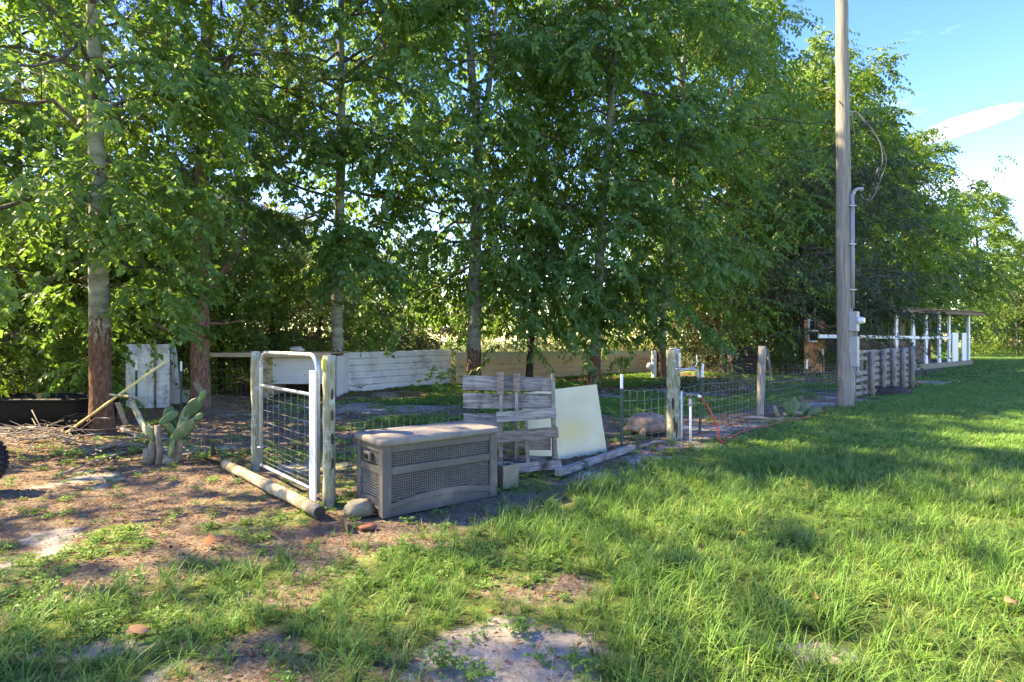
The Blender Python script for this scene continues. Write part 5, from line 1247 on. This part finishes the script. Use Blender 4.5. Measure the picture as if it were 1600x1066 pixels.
MB().tube([ctr, ctr + dirn * .035, ctr + dirn * .036, ctr + dirn * .11, ctr + dirn * .125], [.088, .088, .075, .07, .05], 16).build('meter', M['glass'], mb)
bb = ebox(PZ(573, ey), PZ(526, ey), .22, .15, 'breaker_box', t)
c3 = Vector((bx, dyp, PZ(549, ey))) + dirn * .078
MB().box(c3, (.185, .012, .62), Euler((0, 0, R(45)))).build('door', M['grey_box'], bb, .004)
for dxx in (-.05, .0, .05): MB().tube([(bx + dxx, dyp, PZ(527, ey)), (bx + dxx, dyp, PZ(517, ey))], .017, 8).build('connector', M['grey_box'], t)
MB().tube([(bx + .07, dyp - .02, PZ(573, ey)), (bx + .07, dyp - .02, PZ(588, ey))], .022, 8).build('connector', M['grey_box'], t)
def cab(pp, r, mt, nm='cable'):
    p = smooth_path([P3(a_, b_, y - .15 - c_) - Vector((x, y, 0)) for a_, b_, c_ in pp], 5); MB().tube(p, r, 6).build(nm, mt, t)
cab([(1331, 176, 0), (1338, 175, .05), (1352, 188, .1), (1370, 212, .12), (1383, 240, .12), (1384, 258, .1), (1376, 280, .1), (1366, 305, .05), (1352, 312, .05), (1344, 302, .0)], .008, M['cable_grey'])
cab([(1331, 177, 0), (1340, 178, .05), (1356, 196, .12), (1374, 222, .14), (1379, 250, .14), (1372, 276, .1), (1368, 300, .08), (1356, 316, .05), (1345, 303, .0)], .007, M['cable_grey'])
cab([(1331, 178, 0), (1336, 210, .03), (1344, 240, .05), (1352, 262, .06), (1362, 285, .06), (1366, 308, .05), (1350, 314, .05), (1342, 304, .0)], .010, M['cable'])
cab([(1374, 262, .12), (1370, 272, .12), (1374, 284, .1)], .03, M['cable'])
cab([(1311, 158, .03), (1316, 164, .04), (1318, 168, .04)], .012, M['cable'])
# soil stain of red hose on ground near pole
# ------------------------------------------------------------------ pallet fence right of the pole
pa = Vector((PX(1338, 14.9), 14.9, 0)); pb = Vector((PX(1423, 18.4), 18.4, 0)); d = pb - pa; Lf = d.length
t = thing('pallet_fence', 'section of grey pallet boards held by five upright timbers, right of the utility pole', 'fence', pa, math.atan2(d.y, d.x)); rg = random.Random(17)
nsec = 4
for s in range(nsec):
    x0 = Lf * s / nsec; x1 = Lf * (s + 1) / nsec
    for k_ in range(7):
        z = .12 + k_ * .185
        if (s, k_) in ((0, 4),): continue
        jag(MB(), ((x0 + x1) / 2, .02 + rg.uniform(-.004, .004), z + rg.uniform(-.02, .02)), (x1 - x0 - .02, .02, rg.choice((.085, .1, .12))), rg, Matrix.Rotation(R(rg.uniform(-1.5, 1.5)), 3, 'Y')).build('board', M['woodx'], t)
    for xx in (x0 + .08, (x0 + x1) / 2, x1 - .08): MB().box((xx, .08, .63), (.04, .09, 1.24)).build('stringer', M['wood'], t)
for i, (px, ptop) in enumerate(((1358, 549), (1376, 546), (1392, 545), (1407, 543), (1421, 541))):
    k_ = (px - 800) / F; u = (k_ * pa.y - pa.x) / (d.x / Lf - k_ * d.y / Lf); Yp = pa.y + d.y / Lf * u; hh = PZ(ptop, Yp); r_ = .07
    MB().tube([(u, -.07, -.05), (u + rg.uniform(-.02, .02), -.07, hh * .5), (u + rg.uniform(-.03, .03), -.07, hh)], r_, 10, noise=.03, rng=rg).build('upright', M['wood'], t)
t = thing('soil_heap', 'dark low heap of soil and debris at the foot of the pallet fence', 'soil heap', (*G(1385, 616), 0)); m = MB().ell((0, 0, 0), (.75, .35, .22), nu=20, nv=8, noise=.18, rng=rg); m.build('heap', M['shaded_end_and_soil'], t)
x, y = G(1368, 622); o = MB().bar((0, 0, .02), (-.55, .25, .62), .06, .03).build('leaning_stick', M['wood_brown']); o.location = (x, y, 0); tag(o, 'thin board leaning against the left part of the pallet fence', 'board')
x, y = G(1426, 605)
t = thing('orange_rods', 'bundle of orange rods propped at the right end of the pallet fence', 'rods', (x, y, 0))
for pp in ([(0, 0, .02), (.2, .4, .3), (.1, 1.2, .62)], [(.25, .1, .02), (.4, .6, .2), (.1, 1.4, .5)], [(.4, 0, .02), (.5, .5, .15), (.2, 1.3, .4)]): MB().tube(pp, .022, 6).build('rod', M['orange'], t)
x, y = G(1448, 600); o = MB().box((0, 0, .04), (1.5, 1.1, .07)).build('concrete_slab', M['concrete'], bevel=.01); o.location = (x, y, 0); o.rotation_euler = (0, 0, .7); tag(o, 'small concrete slab in the grass before the shed', 'slab')

# ------------------------------------------------------------------ shed
def shed():
    a_ = Vector((20.1, 29.0, 0)); b_ = Vector((29.1, 36.5, 0)); d = (b_ - a_); Lr = d.length
    t = thing('shed', 'open-fronted shed with white turned posts, diamond brackets, brown inner walls and a rusty sheet roof', 'shed', a_, math.atan2(d.y, d.x))
    U = lambda f: f * Lr
    zd = .30
    MB().box((U(.42), 1.9, zd / 2), (U(1.18), 3.9, zd)).build('deck', M['concrete'], t, .01)
    def top(f): return 3.05 + .25 * (f + .2) / 1.2
    def patt(f, plain=False, z1=None):
        u = U(f); h = (z1 or top(f)) - .08; zr = 1.68
        if plain: MB().box((u, .05, (zd + h) / 2), (.34, .14, h - zd)).build('corner_post', M['white'], t, .008); return
        w0 = .15; n_ = .17
        R_ = [(w0, zd + .45), (w0, zr - .5), (.27, zr), (w0, zr + .5), (w0, h - .42), (.25, h - .02)]
        left = [(-.25, zd)] + [(-w, z) for w, z in R_]; right = [(.25, zd)] + [(w, z) for w, z in R_]
        poly = [(p[0] + u, p[1]) for p in right] + [(p[0] + u, p[1]) for p in left[::-1]]
        MB().prism(poly, 0, .09, Matrix(((1, 0, 0), (0, 0, 1), (0, 1, 0))), (0, 0, 0)).build('shaped_post', M['white'], t)
        dm = MB().prism([(u, zr - .16), (u + .07, zr), (u, zr + .16), (u - .07, zr)], -.03, -.004, Matrix(((1, 0, 0), (0, 0, 1), (0, 1, 0))), (0, 0, 0)).build('diamond', M['white_old'], t)
    for f in (-.176, .037, .22, .425, .59): patt(f)
    patt(.955, True)
    MB().box((U(-.17), .0, 1.68), (U(1.52), .06, .14)).build('rail', M['white'], t, .006)
    MB().box((U(.69), .02, 1.15), (U(.105), .05, 1.7)).build('half_door', M['white'], t, .006)
    MB().box((U(.86), .02, 1.15), (U(.085), .05, 1.7)).build('half_door', M['white'], t, .006)
    MB().box((U(.775), .3, 1.1), (U(.06), .04, 1.6)).build('dark_panel', M['cladding'], t)
    # floor, back and inner panels
    for i in range(15):
        f0 = -.32 + 1.9 * i / 22; MB().box((U(f0 + .0432), 3.7, 1.7), (U(.084), .04, 2.8)).build('wall_board', M['cladding'], t)
    for i in range(11):
        f0 = .10 + .42 * i / 11; MB().box((U(f0 + .019), .9, .3 + .62), (U(.0365), .04, 1.25)).build('inner_board', M['cladding'], t)
    MB().box((U(.145), .9, 1.75), (U(.07), .06, 2.9)).build('inner_post', M['cladding'], t); MB().box((U(.56), .9, 1.75), (U(.03), .1, 2.9)).build('inner_post', M['cladding'], t)
    MB().box((U(.31), .95, 1.62), (U(.40), .3, .12)).build('shelf', M['wood'], t)
    # orange stall at the left
    for i in range(8): MB().box((U(-.71) + .26 * i, 1.6 + .012 * (i % 2), 1.25), (.25, .03, 2.3)).build('orange_board', M['orange'], t)
    MB().box((U(-.2), 1.7, .95), (U(.36), .08, 1.3)).build('dark_panel', M['cladding'], t)
    for f in (-.66, -.30):
        w = MB().box((U(f), 1.54, 1.95), (.9, .05, 1.0)).build('window_frame', M['white'], t); 
        MB().box((U(f), 1.50, 1.95), (.74, .03, .84)).build('pane', M['black'], w); MB().box((U(f), 1.48, 1.95), (.8, .03, .06)).build('sash', M['white'], w)
    for f in (-.22, -.13): MB().box((U(f), .35, 1.1), (U(.07), .05, .6)).build('cage_panel', M['wood_dark'], t)
    MB().box((U(-.18), .3, .8), (U(.25), .05, .06)).build('red_bar', M['rust'], t)
    # roof: ribbed sheets, each a part
    n = 10
    for i in range(n):
        f0 = -.30 + 1.32 * i / n; f1 = f0 + 1.32 / n; u0, u1 = U(f0), U(f1) + .03; z0 = top(f0) + rg.uniform(-.015, .02); m = MB(); nn = 8; vs = []; fs = []
        for s_ in range(2):
            for (yy, dz) in ((-.75, 0), (4.1, -.45)):
                for k_ in range(nn + 1): vs.append((u0 + (u1 - u0) * k_ / nn, yy, z0 + dz + (.03 if k_ % 2 else 0) - .01 * s_ + .004 * (i % 2)))
        q_ = nn + 1
        for k_ in range(nn):
            fs.append((k_, k_ + 1, q_ + k_ + 1, q_ + k_)); fs.append((2 * q_ + k_, 3 * q_ + k_, 3 * q_ + k_ + 1, 2 * q_ + k_ + 1)); fs.append((k_, 2 * q_ + k_, 2 * q_ + k_ + 1, k_ + 1))
        m.add(vs, fs).build('roof_sheet', M['roof_rust'], t)
    MB().bar((U(-.29), -.6, top(-.29) - .11), (U(1.01), -.6, top(1.01) - .12), .2, .05, (0, 1, 0)).build('fascia', M['cladding'], t)
    MB().bar((U(-.29), .05, top(-.29) - .075), (U(.98), .05, top(.98) - .075), .1, .1, (0, 1, 0)).build('beam', M['wood_brown'], t)
shed()
# dark board stack behind the pen
t = thing('board_stack', 'dark slatted wooden crate in the shade behind the lone wooden post', 'crate', (PX(1150, 24.5), 24.5, 0), .15)
for i in range(6): MB().box((.48, 0, .12 + i * .2), (1.0, .05, .15)).build('slat', M['wood_dark'], t)
for xx in (.05, .92): MB().box((xx, .06, .6), (.08, .08, 1.25)).build('upright', M['wood_dark'], t)
MB().box((.48, .5, .55), (.95, .6, 1.05)).build('core', M['wood_dark'], t)

# ------------------------------------------------------------------ brush piles, sticks, weeds clumps
def brush(X, Y, rad_, h, n, seed, label, leafy=True, mt='stick'):
    r = np.random.default_rng(seed); lines = []
    for i in range(n):
        a_ = r.random() * 2 * PI; c = np.array([r.normal(0, rad_ * .4), r.normal(0, rad_ * .4), r.uniform(.02, h * .7)]); L = r.uniform(.3, 1.1) * rad_; d_ = np.array([math.cos(a_), math.sin(a_), r.normal(.0, .25)])
        s = np.linspace(-.5, .5, 5)[:, None]; P = c + d_ * L * s + r.normal(0, .03, (5, 3)) * L; P[:, 2] = np.maximum(P[:, 2], .01); lines.append((P, L))
    t = thing('brush_pile', label, 'brush pile', (X, Y, 0)); V1, F1 = np_tubes(lines, lambda L: .007 + .004 * L, lambda L: .003, 4)
    o = np_mesh('twigs', V1, F1, M[mt], t, smooth=True); o['kind'] = 'stuff'
    if leafy:
        k = 160; P = np.stack([r.normal(0, rad_ * .45, k), r.normal(0, rad_ * .45, k), r.uniform(.03, h, k)], 1); az = r.random(k) * 2 * PI
        Vv, T, tv = leaves(P, np.stack([np.cos(az), np.sin(az), r.normal(0, .4, k)], 1), np.full(k, .25), 7, .09, .045, r)
        o = np_mesh('dry_leaves', Vv, T, L_OLIVE, t, tint=tv); o['kind'] = 'stuff'
    return t
x, y = G(1150, 614); brush(x, y, 1.0, .5, 70, 1, 'heap of cut branches with dry leaves in the pen, left of the lone wooden post')
x, y = G(1075, 606); brush(x, y, .8, .35, 50, 2, 'lower heap of cut branches with leaves, seen behind the latch post')
x, y = G(60, 688); brush(x, y, 1.1, .25, 70, 3, 'tangle of bare dead sticks in front of the black tub', False)
x, y = G(200, 700); brush(x, y, 1.0, .12, 26, 4, 'scattered bare twigs on the ground left of the cactus', False)
x, y = G(1130, 672); brush(x, y, .5, .08, 14, 5, 'few thin sticks on the ground beside the hanging red hose', False)
for (p0, p1, r_, lb) in [((95, 745), (215, 700), .012, 'long thin dead branch lying between the tyre and the cactus'), ((1163, 655), (1222, 659), .028, 'bleached stick at the foot of the lone wooden post'), ((320, 720), (372, 752), .016, 'dark pipe end lying left of the log'), ((1000, 702), (1040, 690), .02, 'short dead stick on the sand left of the latch post')]:
    a_ = Vector((*G(*p0), .03)); b_ = Vector((*G(*p1), .02)); mid = (a_ + b_) / 2 + Vector((.03, .05, .02))
    o = MB().tube(smooth_path([Vector((0, 0, .03)), mid - a_ + Vector((0, 0, .02)), b_ - a_], 5), r_, 6, noise=.1, rng=rg).build('dead_branch' if 'pipe' not in lb else 'short_pipe', M['stick'] if 'pipe' not in lb else M['black']); o.location = (a_.x, a_.y, 0); tag(o, lb, 'stick' if 'pipe' not in lb else 'pipe')
o = MB().tube([(0, 0, 0), (-.03, 0, .14)], [.035, .02], 7, noise=.15, rng=rg).build('stump', M['wood_dark']); x, y = G(334, 712); o.location = (x, y, 0); tag(o, 'small dark stake stub standing left of the log', 'stake')

def weed(X, Y, n, rad_, h, ls, seed, label):
    r = np.random.default_rng(seed); az = r.random(n) * 2 * PI; P = np.stack([r.normal(0, rad_ * .5, n), r.normal(0, rad_ * .5, n), r.uniform(0, h, n)], 1); D = np.stack([np.cos(az), np.sin(az), r.uniform(.1, .8, n)], 1)
    Vv, T, tv = leaves(P, D, np.full(n, ls * 2.2), 6, ls, ls * .75, r, droop=.2)
    t = thing('weed_clump', label, 'weed', (X, Y, 0)); np_mesh('foliage', Vv, T, WM, t, tint=tv)['kind'] = 'stuff'; return t
for i, (px, py, n, rd, h, ls, lb) in enumerate([(690, 1040, 60, .10, .07, .018, 'bright lobed weed beside the bare sand patch at the bottom, left side'), (810, 985, 45, .07, .06, .018, 'small bright weed standing in the middle of the bare sand patch'),
        (740, 1056, 40, .08, .05, .016, 'low bright weed at the bottom edge under the sand patch'), (60, 950, 60, .16, .07, .02, 'clover clump in the lower left of the yard'), (150, 985, 60, .16, .07, .02, 'clover clump in front of the brown leaf at lower left'),
        (905, 1045, 40, .07, .06, .018, 'low weed at the right rim of the bare sand patch'), (690, 622, 60, .5, .8, .09, 'large-leaved sapling drooping before the right end of the white wall'), (560, 612, 30, .3, .25, .05, 'sprouting weed at the foot of the white wall, next to the slim trunk'), (420, 590, 30, .12, 1.1, .05, 'climbing vine on the corner of the low shelter')]):
    x, y = G(px, py) if py > 600 else (PX(px, 15.2), 15.2)
    weed(x, y, n, rd, h, ls, 60 + i, lb)

def big_leaf(px, py, s, rz, label, z=.03, tilt=.2, tint=.5):
    x, y = G(px, py); m = MB(); n = 10; vs = [(0, 0, 0)]; 
    prof = [(0, 0), (.15, .22), (.35, .36), (.6, .34), (.82, .2), (1.0, .0)]; prof = [(a_, w_ * random.Random(int(px) + i_).uniform(.45, 1.1)) for i_, (a_, w_) in enumerate(prof)]
    vs = [(a_ - .5, 0, .08 * math.sin(a_ * 3)) for a_, _ in prof]; L1 = [(a_ - .5, w, .10 * math.sin(a_ * 5) + w * w * .9) for a_, w in prof]; L2 = [(a_ - .5, -w, .12 * math.sin(a_ * 4) - w * .3) for a_, w in prof]
    V_ = vs + L1 + L2; f = []
    for i in range(5): f += [(i, i + 1, 6 + i + 1, 6 + i), (i, 12 + i, 12 + i + 1, i + 1)]
    m.add([(v[0] * s, v[1] * s, v[2] * s) for v in V_], f, True); o = m.build('fallen_leaf', M['deadleaf']); a_ = o.data.attributes.new('tint', 'FLOAT', 'FACE'); a_.data.foreach_set('value', np.full(len(o.data.polygons), tint, np.float32))
    o.location = (x, y, z); o.rotation_euler = (tilt, tilt * .5, rz); return tag(o, label, 'fallen leaf', 'large fallen leaves')
big_leaf(332, 852, .15, .3, 'largest fallen leaf, curled and rust red, on the sand left of the gate log', .03, .12, .25)
big_leaf(216, 1000, .11, .5, 'pale orange fallen leaf in the grass at lower left', .05, .15, .9)
big_leaf(1275, 957, .085, 1.2, 'round tan fallen leaf standing out in the lawn at lower right', .09, .9, .9)
big_leaf(1092, 962, .065, 2.0, 'small rust-brown fallen leaf in the lawn left of the tan one', .08, .6, .4)
big_leaf(1580, 962, .09, .1, 'tan fallen leaf in the lawn at the right edge', .08, .3, .9)
big_leaf(944, 1032, .05, .9, 'small orange fallen leaf at the bottom beside the sand patch', .05, .6, .6)
big_leaf(372, 900, .06, 2.4, 'small brown fallen leaf at the base of the tall grass tuft', .05, .4, .6)
